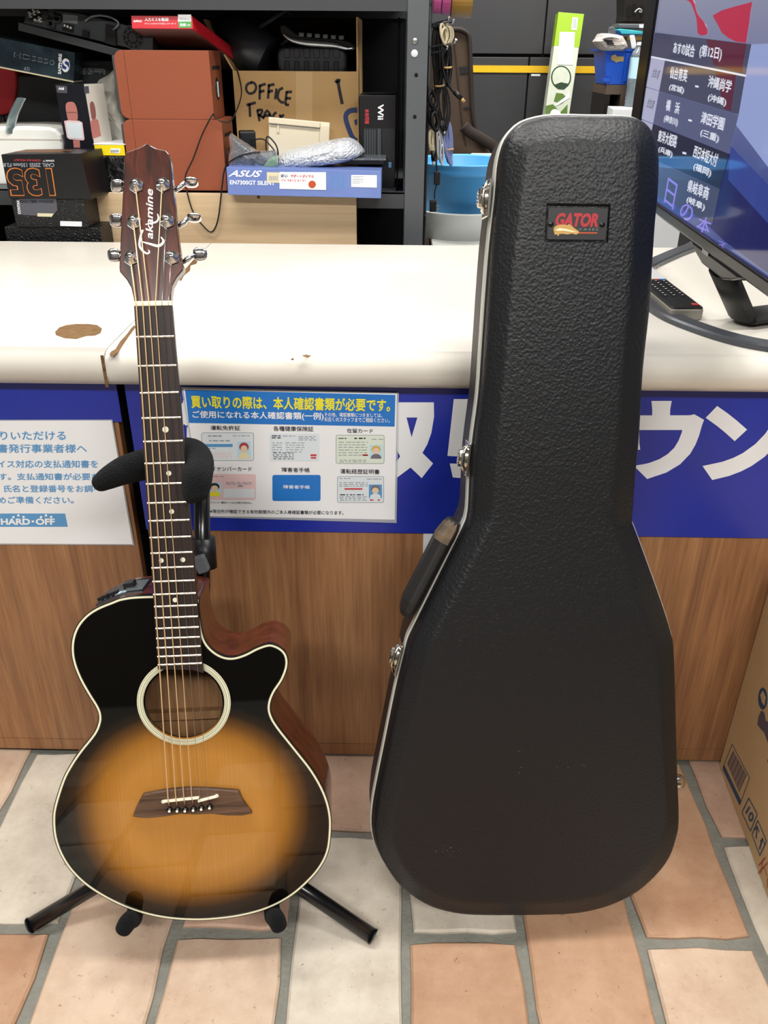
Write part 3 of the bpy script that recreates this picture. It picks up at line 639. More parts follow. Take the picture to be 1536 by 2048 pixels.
m = MB(); m.tube([hub.lerp(top, .4), top], .0115, 16); m.to(SF).build('inner_post', 'tube_black', st)
cl_ = hub.lerp(top, .70)
kn = gw(404, 1126, SP + .028); KF = Frame(kn, GF.ex, GF.ey)
m = MB(); m.tube([kn - GF.ez * .03, kn], .007, 10); m.tube([kn - GF.ez * .028 - GF.ey * .015, kn - GF.ez * .028 + GF.ey * .03], .0165, 16); m.to(SF).build('clamp_collar', 'black_plastic', st)
m = MB(); R_ = Matrix.Rotation(math.radians(18), 3, GF.ez)
q = [R_ @ (GF.ex * a + GF.ey * b_) for a, b_ in rrect(-.0085, -.0125, .0085, .0125, .0035, 3)]
m.loft([[kn + p for p in q], [kn + p * .95 + GF.ez * .012 for p in q]], False); m.cap([kn + p * .95 + GF.ez * .012 for p in q]); m.to(SF).build('clamp_knob', 'grey_plastic', st, bevel=.001)
def fleece_arm(nm, pts, rads, n=5, squash=None):
    p = cr([gw(*q) for q in pts], False, n); r = []
    k = len(pts) - 1
    for i in range(len(p)):
        f = i / n; a = min(int(f), k - 1); r.append(rads[a] + (rads[a + 1] - rads[a]) * (f - a))
    r[-1] *= .55; r[-2] *= .88
    m = MB(); m.tube(p, r, 18, squash=squash); o = m.to(SF).build(nm, 'fleece', st, sub=1)
    return o
yk = MB(); yk.tube([top, gw(372, 905, -.115), gw(345, 908, -.10)], .008, 10); yk.to(SF).build('yoke_bar', 'tube_black', st)
fleece_arm('neck_rest_arm', [(352, 915, -.098), (318, 922, -.078), (285, 930, -.052), (248, 941, -.030), (215, 957, -.012), (188, 974, 0)], [.020, .021, .0205, .0185, .0145, .0085])
fleece_arm('neck_rest_arm', [(345, 905, -.098), (368, 899, -.085), (390, 905, -.058), (399, 925, -.028), (394, 958, .006), (392, 985, .014), (397, 1004, .017)], [.016, .0165, .017, .0185, .0190, .017, .013])
bo = lambda x, y, d: None
for nm, (x, y) in (('l', (262, 1822)), ('r', (548, 1816))):
    dx = 20 if nm == 'l' else -10
    fleece_arm('cradle_arm', [(x + dx, y - 95, SP + .01), (x + dx * .6, y - 28, -.105), (x + dx * .3, y + 13, -.06), (x, y + 16, -.012), (x - (9 if nm == 'l' else -6), y + 26, .016), (x - (20 if nm == 'l' else -14), y + 45, .022)], [.011, .0115, .0125, .0125, .0125, .0105])
    c_ = gw(x + dx, y - 95, SP + .01); MB().tube([hub - V((0, 0, .02)), c_], .007, 10).to(SF).build('cradle_bar', 'tube_black', st)
MB().lathe([(.0001, -.035), (.022, -.035), (.024, -.03), (.024, .03), (.022, .035), (.0001, .035)], hub, 20).to(SF).build('hub', 'black_plastic', st)
for x, y in ((60, 1851), (746, 1873)):
    e = atZ(x, y, .0112); MB().tube([hub - V((0, 0, .012)), e], .0112, 16).to(SF).build('leg', 'tube_black', st)
    d = (e - hub).normalized(); m = MB(); m.tube([e - d * .001, e + d * .0012], .0121, 16); m.to(SF).build('leg_cap', 'black_plastic', st)
MB().tube([hub - V((0, 0, .012)), V((hub.x + .01, -.045, .0112))], .0112, 16).to(SF).build('leg', 'tube_black', st)
# ------------------------------------------------------------------ hard guitar case leaning on the counter
def mat_leather():
    m = bpy.data.materials.new('case_vinyl'); m.use_nodes = True; N = m.node_tree.nodes; L = m.node_tree.links; p = N['Principled BSDF']
    tc = N.new('ShaderNodeTexCoord')
    def nz(sc, det, dist=0):
        n = N.new('ShaderNodeTexNoise'); n.inputs['Scale'].default_value = sc; n.inputs['Detail'].default_value = det; n.inputs['Distortion'].default_value = dist; L.new(tc.outputs['Object'], n.inputs[0]); return n
    w = nz(60, 2); ma = N.new('ShaderNodeVectorMath'); ma.operation = 'MULTIPLY_ADD'; ma.inputs[1].default_value = (.006, .006, .006); L.new(w.outputs['Color'], ma.inputs[0]); L.new(tc.outputs['Object'], ma.inputs[2])
    v = N.new('ShaderNodeTexVoronoi'); v.feature = 'SMOOTH_F1'; v.inputs['Scale'].default_value = 260; v.inputs['Smoothness'].default_value = .6; L.new(ma.outputs[0], v.inputs['Vector'])
    n2 = nz(150, 4, 1.2)
    ad = N.new('ShaderNodeMath'); ad.operation = 'MULTIPLY_ADD'; ad.inputs[1].default_value = 1.1; L.new(n2.outputs[0], ad.inputs[0]); L.new(v.outputs['Distance'], ad.inputs[2])
    b = N.new('ShaderNodeBump'); b.inputs['Strength'].default_value = .45; b.inputs['Distance'].default_value = .0011; L.new(ad.outputs[0], b.inputs['Height']); L.new(b.outputs[0], p.inputs['Normal'])
    p.inputs['Base Color'].default_value = lin('#101215'); p.inputs['Roughness'].default_value = .43; p.inputs['Specular IOR Level'].default_value = .4; M['case_vinyl'] = m
mat_leather()
mat('case_back', '#1d1716', .5, bump=('noise', 200, .5, .002)); mat('valance', '#c6c8c0', .3, metal=.35); mat('valance_groove', '#4c4640', .4, metal=.5)
mat('latch_chrome', '#c9c6bd', .14, metal=1.0); mat('plaque', '#1a1b1d', .4); mat('plaque_red', '#a5232c', .5); mat('plaque_tan', '#b8924f', .5); mat('plaque_orange', '#b2491f', .5); mat('plaque_grey', '#6f7f7c', .5)
mat('handle_vinyl', '#191919', .55, bump=('noise', 260, .3, .001)); mat('worn_vinyl', '#6b5a44', .7, vary=('#2c2724', 40, (1, 1, 1), .9))
# rim plane: bottom of the lid rim 35 mm over the floor, leaning back until the back shell meets the worktop edge
LID, SHELL = .030, .088
ob = atZ(1030, 1822, .034); edge = V((0, -.0375, .765)) - V((0, ob.y, ob.z))
_d = math.hypot(edge.y, edge.z); lean = math.atan2(edge.y, edge.z) - math.asin((SHELL + .009) / _d)
_yw = Matrix.Rotation(math.radians(4.5), 3, 'Z')     # turned a little so that its latch side shows
ex = _yw @ V((1, 0, 0)); ey = _yw @ V((0, math.sin(lean), math.cos(lean)))
CF = Frame(ob, ex, ey)
case = thing('guitar_case', 'tall black textured vinyl hard guitar case leaning against the counter', 'guitar case', CF)
PAIR = [((1170, 233), (1165, 290)), ((1240, 234), (1245, 291)), ((1272, 240), (1264, 294)), ((1292, 254), (1272, 301)), ((1307, 280), (1276, 314)), ((1313.5, 318), (1275, 340)), ((1311.5, 391), (1270, 395)), ((1306, 446), (1266, 450)), ((1300.6, 528), (1261, 528)), ((1295, 620), (1255, 620)),
        ((1282, 740), (1244, 740)), ((1275, 866), (1236, 866)), ((1268, 942), (1230, 942)), ((1262.5, 1015), (1223.5, 1020)), ((1261, 1041), (1222, 1049)), ((1268, 1060), (1229, 1067)), ((1299.6, 1146), (1263, 1156)), ((1324, 1215), (1287, 1227)), ((1338, 1262), (1305, 1276)), ((1343, 1288), (1314, 1304)), ((1346, 1366), (1320, 1372)), ((1349, 1488), (1326, 1488)),
        ((1351, 1549), (1330, 1549)), ((1353.4, 1634), (1334, 1628)), ((1348, 1668), (1328, 1664)), ((1335, 1706), (1313, 1700)), ((1310, 1740), (1288, 1733)), ((1272, 1774), (1252, 1764)), ((1229, 1797), (1213, 1783)), ((1187, 1811), (1175, 1794)), ((1132, 1819.5), (1125, 1802)), ((1026, 1822), (1026, 1804)), ((941, 1821), (937, 1803)), ((891, 1814), (895, 1795)),
        ((848, 1799), (858, 1778)), ((802, 1767), (823, 1750)), ((772, 1727), (800, 1714)), ((753, 1689), (787, 1680)), ((745.5, 1651), (785, 1645)), ((748, 1610), (792, 1604)), ((755, 1570), (802, 1562)), ((772, 1486), (820, 1486)), ((793.5, 1380), (842, 1380)), ((810, 1312), (856, 1310)), ((818, 1280), (865, 1283)), ((832, 1250), (882, 1250)), ((880, 1153), (930, 1156)),
        ((928, 1056), (978, 1058)), ((937, 1030), (989, 1030)), ((940, 1000), (992, 1000)), ((945, 904), (998, 900)), ((959.6, 790), (1008, 790)), ((967, 690), (1018, 690)), ((973.8, 590), (1027, 595)), ((982, 487), (1037, 487)), ((993, 391), (1048, 391)), ((997, 337), (1056, 335)), ((1004, 300), (1060, 308)), ((1017, 272), (1064, 297)), ((1043, 247), (1075, 291)), ((1088, 234), (1100, 289.5)), ((1130, 232), (1130, 289.5))]
PAIR = PAIR[::-1]
OC = [CF.px(*p[0], 0) for p in PAIR]; IC = [CF.px(*p[1], LID) for p in PAIR]
OC = [tuple(p) for p in cr(OC, True, 3)]; IC = [tuple(p) for p in cr(IC, True, 3)]
def mixp(t): return [(a[0] + (b[0] - a[0]) * t, a[1] + (b[1] - a[1]) * t) for a, b in zip(OC, IC)]
m = MB(); prof = [(0, 0), (0.02, .008), (.10, .0135), (.25, .0175), (.74, .0262), (.86, .0283), (.94, .0293), (1.02, .0299), (1.10, .0302), (1.20, LID + .0004)]
rings = [[(x, y, h) for x, y in mixp(t)] for t, h in prof]
m.loft(rings, True)
plate = [CF.px(x, y, LID) for x, y in ((1093, 406), (1221, 408), (1216, 486), (1089, 484))]
last = mixp(1.20); m.tri(last, LID + .0004, plate); m.sm = [True] * len(m.f)
m.build('lid', 'case_vinyl', case); m = MB()
# shallow recess for the badge
pl_in = [CF.px(x, y, LID) for x, y in ((1096, 411), (1219, 413), (1214, 483), (1092, 481))]
def rr_(q): return [(p[0], p[1]) for p in q]
m.loft([[(x, y, LID + .0004) for x, y in plate], [(x, y, LID - .003) for x, y in pl_in]], False); m.cap([(x, y, LID - .003) for x, y in pl_in])
m.build('badge_recess', 'case_vinyl', case)
O1 = offset2(OC, .0015); O2 = offset2(OC, .0035); O3 = offset2(OC, .0022)
def lofted(nm, specs, mt, capback=False, par=case):
    mm = MB(); rr = [[(x, y, h) for x, y in o] for o, h in specs]; mm.loft(rr, True)
    if capback: mm.cap(rr[0], True)
    return mm.build(nm, mt, par)
lofted('lid_lip', [(O1, -.0045), (O1, -.001), (OC, .0005)], 'case_back')
va = lofted('valance', [(O1, -.0195), (O2, -.0185), (O2, -.0135), (O3, -.0128), (O3, -.0112), (O2, -.0105), (O2, -.0052), (O1, -.0045)], 'valance')
lofted('back_shell', [(offset2(OC, -.008), -SHELL), (offset2(OC, -.002), -SHELL + .002), (OC, -SHELL + .006), (O1, -SHELL + .012), (O1, -.0195)], 'case_back', True)
# badge
BQ = [CF.px(x, y, LID) for x, y in ((1097.5, 414), (1217.5, 415.5), (1212.5, 481), (1093.5, 479.5))]
pz = LID - .0008
bu = V(BQ[1]) - V(BQ[0]); bv = V(BQ[3]) - V(BQ[0])
def bp(u, v): return V(BQ[0]) + bu * u + bv * v
q = [tuple(bp(u, v)) for u, v in rrect(.0, .0, 1, 1, .045, 4)]
bdg = MB().prism(q, LID - .003, pz).build('badge', 'plaque', case, bevel=.0006)
lettering(bdg, 'GATOR', bp(.13, .60), bp(.865, .60), bp(.13, .17), pz + .0003, 'plaque_red', .05, slant=.05)
lettering(bdg, 'C A S E S', bp(.53, .70), bp(.85, .70), bp(.53, .635), pz + .0003, 'plaque_grey', .01)
MB().prism([tuple(bp(u, v)) for u, v in ((.46, .755), (.845, .755), (.84, .795), (.46, .80))], pz - .0001, pz + .0003).build('underline', 'plaque_orange', bdg)
MB().prism([tuple(bp(u, v)) for u, v in ((.115, .76), (.10, .66), (.13, .58), (.19, .54), (.26, .525), (.33, .54), (.37, .50), (.375, .535), (.41, .57), (.44, .62), (.50, .69), (.535, .74), (.53, .79), (.49, .835), (.42, .80), (.34, .83), (.26, .81), (.20, .82), (.205, .86), (.18, .875), (.165, .83), (.13, .84))], pz - .0001, pz + .0004).build('reptile_emblem', 'plaque_tan', bdg)
MB().prism([tuple(bp(u, v)) for u, v in ((.13, .70), (.20, .64), (.30, .66), (.40, .70), (.52, .765), (.40, .745), (.28, .71), (.18, .72))], pz + .0003, pz + .0005).build('emblem_stripe', 'ink_cream', bdg)
for u in (.055, .915): c = bp(u, .52); MB().lathe([(.0032, 0), (.0031, .0008), (.002, .0016), (.0001, .0018)], (c.x, c.y, pz), 14).build('rivet', 'pin_black', bdg)
# latches on the opening side
def latch(px_, py_, ang, k=1.0):
    x, y = CF.px(px_, py_, -.011); R2 = Matrix.Rotation(math.radians(ang), 2); d = R2 @ V((0, 1)); n = R2 @ V((-1, 0)); c = V((x, y))
    def P3(a, b, h): q_ = c + d * a + n * b; return (q_.x, q_.y, h)
    def slab(a0, a1, b0, b1, h0, h1, nm, mt, par, bev=.0012):
        mm = MB(); mm.hexa([P3(a0, b0, h0), P3(a1, b0, h0), P3(a1, b0, h1), P3(a0, b0, h1)], [P3(a0, b1, h0), P3(a1, b1, h0), P3(a1, b1, h1), P3(a0, b1, h1)]); return mm.build(nm, mt, par, bevel=bev)
    la = slab(-.022 * k, .022 * k, -.001, .0025, -.0335, .0015, 'latch', 'latch_chrome', case)
    mm = MB(); rg = []
    for b, s in ((.002, 1.0), (.0055, 1.0), (.0075, .86), (.0080, .80)):
        rg.append([P3(.0175 * k * s * math.cos(a), b, -.015 + .0125 * s * math.sin(a)) for a in [2 * math.pi * i / 18 for i in range(18)]])
    mm.loft(rg, True); mm.cap(rg[-1]); mm.build('latch_body', 'latch_chrome', la)
    rg = []
    for b, s in ((.0078, .78), (.0115, .74), (.0125, .62)):
        rg.append([P3(.015 * k * s * math.cos(a), b, -.015 + .011 * s * math.sin(a)) for a in [2 * math.pi * i / 14 for i in range(14)]])
    mm = MB(); mm.loft(rg, False); mm.cap(rg[-1]); mm.build('latch_lever', 'latch_chrome', la)
    for i in range(4): slab(-.0068 + i * .0040, -.0050 + i * .0040, .0120, .0133, -.0185, -.0115, 'lever_rib', 'latch_chrome', la, .0003)
    mm = MB(); mm.tube([P3(-.019 * k, .004, -.004), P3(-.008, .0085, -.0015), P3(.008, .0085, -.0015), P3(.019 * k, .004, -.004)], .0018, 8); mm.build('latch_wire', 'latch_chrome', la)
latch(977, 397, -4.5); latch(936, 918, -6); latch(797, 1315, -14)
# handle
h0 = V(CF.px(919, 1046, -.011)); h1 = V(CF.px(821, 1234, -.011)); d = (h1 - h0).normalized(); n = V((d.y, -d.x)); n = n if n.x < 0 else -n
def H3(t, b, h): q_ = h0.lerp(h1, t) + n * b; return V((q_.x, q_.y, h))
pth = [H3(-.01, .008, -.012), H3(.06, .009, -.012), H3(.16, .010, -.012), H3(.5, .010, -.012), H3(.84, .010, -.012), H3(.94, .009, -.012), H3(1.0, .008, -.012)]
m = MB(); rg = []
for i, p in enumerate(pth):
    w, t = (.013, .008) if i in (0, 6) else (.0185, .0108) if i in (1, 5) else (.0205, .0125)
    prof8 = [(-w, -t * .35), (-w * .55, -t), (w * .55, -t), (w, -t * .35), (w, t * .35), (w * .45, t), (-w * .45, t), (-w, t * .35)]
    rg.append([p + V((n.x * b, n.y * b, h)) for h, b in prof8])
m.loft(rg, False); m.cap(rg[0], True); m.cap(rg[-1]); hn = m.build('handle', 'handle_vinyl', case, bevel=.0025, seg=3)
for t in (.01, .97):
    m = MB(); m.tube([H3(t, .002, -.022), H3(t, .013, -.018), H3(t, .013, -.006), H3(t, .002, -.002)], .0022, 8); m.build('handle_ring', 'latch_chrome', hn)
m = MB(); rg = []
for t, w, th in ((.005, .0138, .0086), (.06, .0192, .0113), (.15, .0210, .0130), (.21, .0209, .0129)):
    b = .008 + .002 * min(1, t / .15); rg.append([H3(t, b, -.012) + V((n.x * q1, n.y * q1, q0)) for q0, q1 in ((-w * .2, th), (w * .5, th), (w, th * .35), (w, -th * .35), (w * .4, -th))])
m.loft(rg, False, closed=False); m.build('worn_end', 'worn_vinyl', hn)
# feet and side bumper
for x, y in ((952, 1822), (1124, 1822)):
    u, v = CF.px(x, y, -.012); m = MB(); m.lathe([(.0075, .004), (.0075, -.001), (.006, -.005), (.0001, -.007)], (0, 0, 0), 14, 'u'); m.v = [(a + u, b + v + .001, c_ - .014) for a, b, c_ in m.v]; m.build('foot', 'latch_chrome', case)
    m = MB(); m.lathe([(.0085, .012), (.0085, .001), (.007, -.0055), (.0001, -.0075)], (0, 0, 0), 14, 'u'); ll = -(CF.O.z - .0085) / CF.ey.z; m.v = [(a + u, b + v + .001, c_ - SHELL + .022) for a, b, c_ in m.v]; m.build('foot', 'latch_chrome', case)
u, v = CF.px(1352, 1562, -.02); m = MB(); m.lathe([(.0115, -.004), (.0115, .002), (.0105, .007), (.007, .0105), (.0001, .012)], (u, v, -.018), 18, 'x'); m.build('side_bumper', 'latch_chrome', case)
# dusty scuffs
mat('scuff', '#4e4b49', .8)
sr = random.Random(3)
for cx, cy, n_ in ((895, 1700, 16), (1140, 1536, 4), (1040, 1505, 4), (1045, 1538, 3)):
    for i in range(n_):
        x = cx + sr.gauss(0, 14); y = cy + sr.gauss(0, 4) - (x - cx) * .12; u, v = CF.px(x, y, LID + .0006); MB().prism(circ(u, v, sr.uniform(.0004, .0009), 6), LID + .0003, LID + .0007).build('scuff', 'scuff', case)
# ------------------------------------------------------------------ dark cabinets far behind
mat('locker_grey', '#3a3a3c', .55, vary=('#343436', 3, (1, 1, 1), .6)); mat('locker_gap', '#151516', .8); mat('band_yellow', '#e8b81c', .45)
YW = 3.0
wb = MB().box((-3.1, YW + .02, 0), (3.1, YW + .12, 2.7)).build('wall_back', 'locker_gap'); tag(wb, kind='structure')
zl = atY(1000, 111, YW).z; zy0 = atY(1000, 145, YW).z; zy1 = atY(1000, 131, YW).z; xs = atY(1090, 60, YW).x
for a, b_ in ((-3.1, xs - 1.9), (xs - 1.894, xs - .953), (xs - .947, xs - .003), (xs + .003, xs + .947), (xs + .953, 3.1)):
    MB().box((a, YW - .004, zl + .006), (b_, YW + .02, 2.6)).build('panel', 'locker_grey', wb, bevel=.003)
for a, b_ in ((-3.1, xs - 1.2), (xs - 1.194, xs - .06), (xs - .054, xs + .9), (xs + .906, 3.1)):
    MB().box((a, YW - .004, .06), (b_, YW + .02, zl - .006)).build('panel', 'locker_grey', wb, bevel=.003)
MB().box((-3.1, YW - .009, zy0), (3.1, YW - .004, zy1)).build('yellow_band', 'band_yellow', wb)
q = atY(1072, 150, YW); MB().box((q.x - .022, YW - .006, q.z - .004), (q.x + .018, YW - .004, q.z + .004)).build('label_strip', 'print_white', wb)

# ------------------------------------------------------------------ steel shelf unit
YS = .85
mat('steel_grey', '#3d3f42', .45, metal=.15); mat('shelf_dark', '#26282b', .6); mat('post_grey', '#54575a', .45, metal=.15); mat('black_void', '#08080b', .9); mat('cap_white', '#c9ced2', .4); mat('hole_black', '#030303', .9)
ZS = atY(600, 384, YS).z; ZT = atY(600, 21, YS).z
UF = wframe(-.55, YS + .25, 0); un = thing('shelf_unit', 'dark grey steel shelf unit behind the counter crammed with boxed electronics', 'shelf', UF)
px0, px1 = atY(816, 10, YS).x, atY(858, 10, YS).x
for x0, y0 in ((px0, YS), (px0, YS + .46), (-1.25, YS), (-1.25, YS + .46)):
    m = MB(); s = 1 if y0 < 1 else -1
    m.box((x0, y0, 0), (x0 + px1 - px0, y0 + s * .0022, 2.0)); m.box((x0 + px1 - px0 - .0022, y0 + s * .0022, 0), (x0 + px1 - px0, y0 + s * .04, 2.0)); m.to(UF).build('post', 'post_grey', un)
for z1, hh in ((ZS, .034), (ZT + .045, .045), (.35, .034)):
    m = MB(); m.box((-1.2, YS + .003, z1 - hh), (px0 - .001, YS + .006, z1)); m.box((-1.2, YS + .003, z1 - .003), (px0 - .001, YS + .455, z1)); m.box((-1.2, YS + .452, z1 - hh), (px0 - .001, YS + .455, z1)); m.to(UF).build('shelf_board', 'steel_grey' if z1 > .5 else 'shelf_dark', un)
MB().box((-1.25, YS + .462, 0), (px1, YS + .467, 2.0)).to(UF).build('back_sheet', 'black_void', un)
for x, y, r, mt in ((830, 82, .0062, 'alu'), (829, 107, .0074, 'cap_white'), (832.5, 150, .0040, 'hole_black'), (829.5, 233.5, .0040, 'hole_black')):
    p = atY(x, y, YS - .001); m = MB(); m.lathe([(r, 0), (r, .0012), (r * .7, .002), (.0001, .0022)] if mt != 'hole_black' else [(r, 0), (r, .0006), (.0001, .0006)], (p.x, YS, p.z), 16, 'y'); m.to(UF).build('bolt_cap' if mt != 'hole_black' else 'bolt_hole', mt, un)
mat_wood('plywood', '#bfa27c', '#c8ad88', '#cfb692', scale=(1.4, 40, 22), rough=.6, mul=.15)
PB = facing((atY(210, 430, YS - .012).x, YS - .014, .0)); pbx = PB.px(713, 430)[0]
pb = thing('plywood_board', 'pale beige plywood board standing in front of the lower shelf edge', 'board', PB)
MB().box((-.02, 0, -.012), (pbx, ZS - .003, 0)).build('board', 'plywood', pb, bevel=.001)
patch_px(pb, PB, 'knot', circ(517, 394, 3.5, 10), 'chipped_wood')

# ------------------------------------------------------------------ goods on the shelf
def carton(name, label, cat, F, w, h, d, mt, bevel=.0012, part='carton', group=None):
    o = thing(name, label, cat, F, group); MB().box((0, 0, -d), (w, h, 0)).build(part, mt, o, bevel=bevel); return o
def fit(xl, yb, xr, yt, Y, lift=None, **k):
    """Front frame whose lower-left corner is seen at (xl, yb); size from (xr, yt). lift puts the base on a given height."""
    p = atY(xl, yb, Y)
    if lift is not None: p = V((p.x, Y, lift))
    F = facing(p, **k); a, b_ = F.px(xr, yt); return F, a, b_
mat('speaker_wood', '#8e4a2f', .5, vary=('#84432a', 30, (1, 20, 1), .8)); mat('speaker_side', '#8f4b26', .4); mat('grille_grey', '#44494c', .9); mat('groove', '#3a1d12', .8)
def speaker(label, xl, yb, xr, yt, Y, lift=None):
    F, w, h = fit(xl, yb, xr, yt, Y, lift); d = .125; o = thing('speaker', label, 'speaker', F, None)
    r = .018; poly = [(w, 0), (w, h)] + [(r + r * math.cos(a), h - r + r * math.sin(a)) for a in [math.radians(90 + 18 * k) for k in range(6)]] + [(r + r * math.cos(a), r + r * math.sin(a)) for a in [math.radians(180 + 18 * k) for k in range(6)]]
    MB().prism(poly, -d, 0).build('cabinet', 'speaker_wood', o, bevel=.0008)
    MB().box((.0225, .0, 0), (.0232, h, .0002)).build('groove', 'groove', o)
    MB().prism([(-.007, .012), (.001, .012), (.001, h - .010), (-.006, h - .010)], -d + .006, -.006).build('grille', 'grille_grey', o, bevel=.002)
    m = MB(); m.box((w, h - .036, -d * .82), (w + .0006, h - .029, -d * .18)); m.build('port_slot', 'hole_black', o)
    m = MB(); m.lathe([(.0225, 0), (.0225, .001), (.0205, .002), (.018, .0008), (.0001, .0008)], (w, h * .44, -d * .5), 22, 'x'); tp = m.build('terminal_plate', 'black_plastic', o)
    MB().box((w + .001, h * .44 - .016, -d * .5 - .004), (w + .0022, h * .44 + .014, -d * .5 + .004)).build('terminal_label', 'print_white', tp); return o
s1 = speaker('reddish brown bookspeaker lying sideways, lower of the two', 262, 376, 443, 240, .856, ZS)
s1['label'] = 'reddish brown wooden speaker, the lower one of the stacked pair'
hs1 = ZS + s1.children[0].dimensions.y if False else None
F_, w_, h_ = fit(262, 376, 443, 240, .856, ZS); ZSP = ZS + h_
s2 = speaker('reddish brown wooden speaker, the upper one under the red keyboard box', 244, 240, 417, 101, .856, ZSP + .0005)
ZSP2 = ZSP + .0005 + fit(244, 240, 417, 101, .856, ZSP + .0005)[2]
# red keyboard carton, slanting down to the back
mat('box_red', '#bd1f2b', .35); mat('box_green', '#4b9a4e', .4); mat('box_mauve', '#6b5350', .5)
p0 = atY(264, 57, .862); p1 = atY(386, 58, .862)
KF_ = Frame(p0, (p1 - p0), V((0, .16, 1)))
kb = thing('keyboard_box', 'flat red keyboard box with white Japanese print on top of the speakers', 'box', KF_)
wq = (p1 - p0).length; hq = KF_.px(264, 31)[1]; bk_ = V((.075, -.0, -.25)); y_b = (ZSP2 + .002 - p0.z)
def sh(p, z): return (p[0] + .07 * (z / .25), p[1] + y_b * 1.05 * z / .25, -z)
f4 = [(0, 0), (wq, 0), (wq, hq), (0, hq)]
m = MB(); m.hexa([sh(p, .25) for p in f4], [sh(p, 0) for p in f4]); m.build('carton', 'box_red', kb, bevel=.0008)
m = MB(); m.hexa([sh((.003, -.0004), .248), sh((wq - .003, -.0004), .248), sh((wq - .003, .0006), .248), sh((.003, .0006), .248)], [sh((.003, -.0004), .002), sh((wq - .003, -.0004), .002), sh((wq - .003, .0006), .002), sh((.003, .0006), .002)]); m.build('underside_print', 'box_mauve', kb)
def kx(x, y): return (30 + x / 3.572, y / 3.572)
patch_px(kb, KF_, 'white_panel', [kx(1164, 104), kx(1258, 104), kx(1258, 152), kx(1164, 154)], 'ink_white'); patch_px(kb, KF_, 'green_panel', [kx(1166, 155), kx(1259, 153), kx(1260, 198), kx(1170, 199)], 'box_green')
letter_px(kb, KF_, '入力ミスを軽減!', kx(926, 152), kx(1098, 152), kx(926, 126), 'ink_white', bold=.02)
letter_px(kb, KF_, 'デザインと打ちやすさを両立したキーボード', kx(926, 175), kx(1150, 175), kx(926, 163), 'ink_white'); letter_px(kb, KF_, 'BUFFALO', kx(848, 158), kx(906, 158), kx(848, 144), 'ink_white', bold=.03)
letter_px(kb, KF_, 'Windows', kx(1174, 148), kx(1250, 148), kx(1174, 128), 'ink_grey', h=.0009); letter_px(kb, KF_, '有線', kx(1178, 188), kx(1220, 188), kx(1178, 166), 'ink_white', h=.0009, bold=.02); letter_px(kb, KF_, 'USB', kx(1226, 184), kx(1252, 184), kx(1226, 174), 'ink_white', h=.0009)
# big cardboard box with open flaps
mat('cardboard', '#c29d69', .75, vary=('#b8935f', 6, (1, 1, 1), .6)); mat('cardboard_in', '#4a3826', .85); mat('card_edge', '#b39a72', .9); mat('tape_clear', '#caa878', .3); mat('marker', '#1c1a1c', .6); mat('print_navy', '#2c3c68', .5)
OF, ow, oh = fit(482, 376, 717, 143, 1.0, ZS); od = .24
ob_ = thing('moving_box', 'large open cardboard box with handwritten OFFICE and an arrow', 'box', OF)
t_ = .005
MB().box((0, 0, -t_), (ow, oh, 0)).build('front_wall', 'cardboard', ob_, bevel=.0008)
MB().box((0, 0, -od), (t_, oh, -t_)).build('side_wall', 'cardboard', ob_); MB().box((ow - t_, 0, -od), (ow, oh, -t_)).build('side_wall', 'cardboard', ob_)
MB().box((t_, 0, -od), (ow - t_, oh, -od + t_)).build('rear_wall', 'cardboard', ob_); MB().box((t_, 0, -od + t_), (ow - t_, t_, -t_)).build('bottom', 'cardboard', ob_)
fh = ZT - ZS - oh - .006
a_, b__ = OF.px(404, 40); m = MB(); fl_dx = (a_) * .98; fl_h = min(fh, b__ - oh)
m.hexa([(0, oh, -od), (0.004, oh, -od), (0.004, oh, -.004), (0, oh, -.004)], [(fl_dx, oh + fl_h, -od), (fl_dx + .004, oh + fl_h + .002, -od), (fl_dx + .004, oh + fl_h + .002, -.004), (fl_dx, oh + fl_h, -.004)]); m.build('side_flap', 'cardboard', ob_)
MB().box((ow - .0045, oh, -od), (ow - .0005, oh + fh, -.002)).build('side_flap', 'cardboard', ob_)
MB().box((t_, oh, -od - .003), (ow - t_, oh + fh, -od + .001)).build('rear_flap', 'cardboard_in', ob_)
def c2(x, y): return (400 + x / 3.072, y / 3.072)
patch_px(ob_, OF, 'tape', [c2(590, 440), c2(690, 440), c2(690, 790), c2(590, 770)], 'tape_clear')
def stroke_px(par, F, pts, w, mt='marker', h=.0006, nm='lettering', n=4):
    q = [V(F.px(x, y, h)) for x, y in pts]; q = cr(q, False, n) if len(q) > 2 else q; k = len(q); Lp, Rp = [], []
    for i, p in enumerate(q):
        t = (q[min(i + 1, k - 1)] - q[max(i - 1, 0)]).normalized(); nn = V((-t.y, t.x)) * w; Lp.append((p + nn).to_tuple() + (h,)); Rp.append((p - nn).to_tuple() + (h,))
    m = MB(); m.loft([Rp, Lp], False, closed=False); return m.build(nm, mt, par)
def hand(strokes, w=.0028):
    for s in strokes: stroke_px(ob_, OF, [c2(*p) for p in s], w)
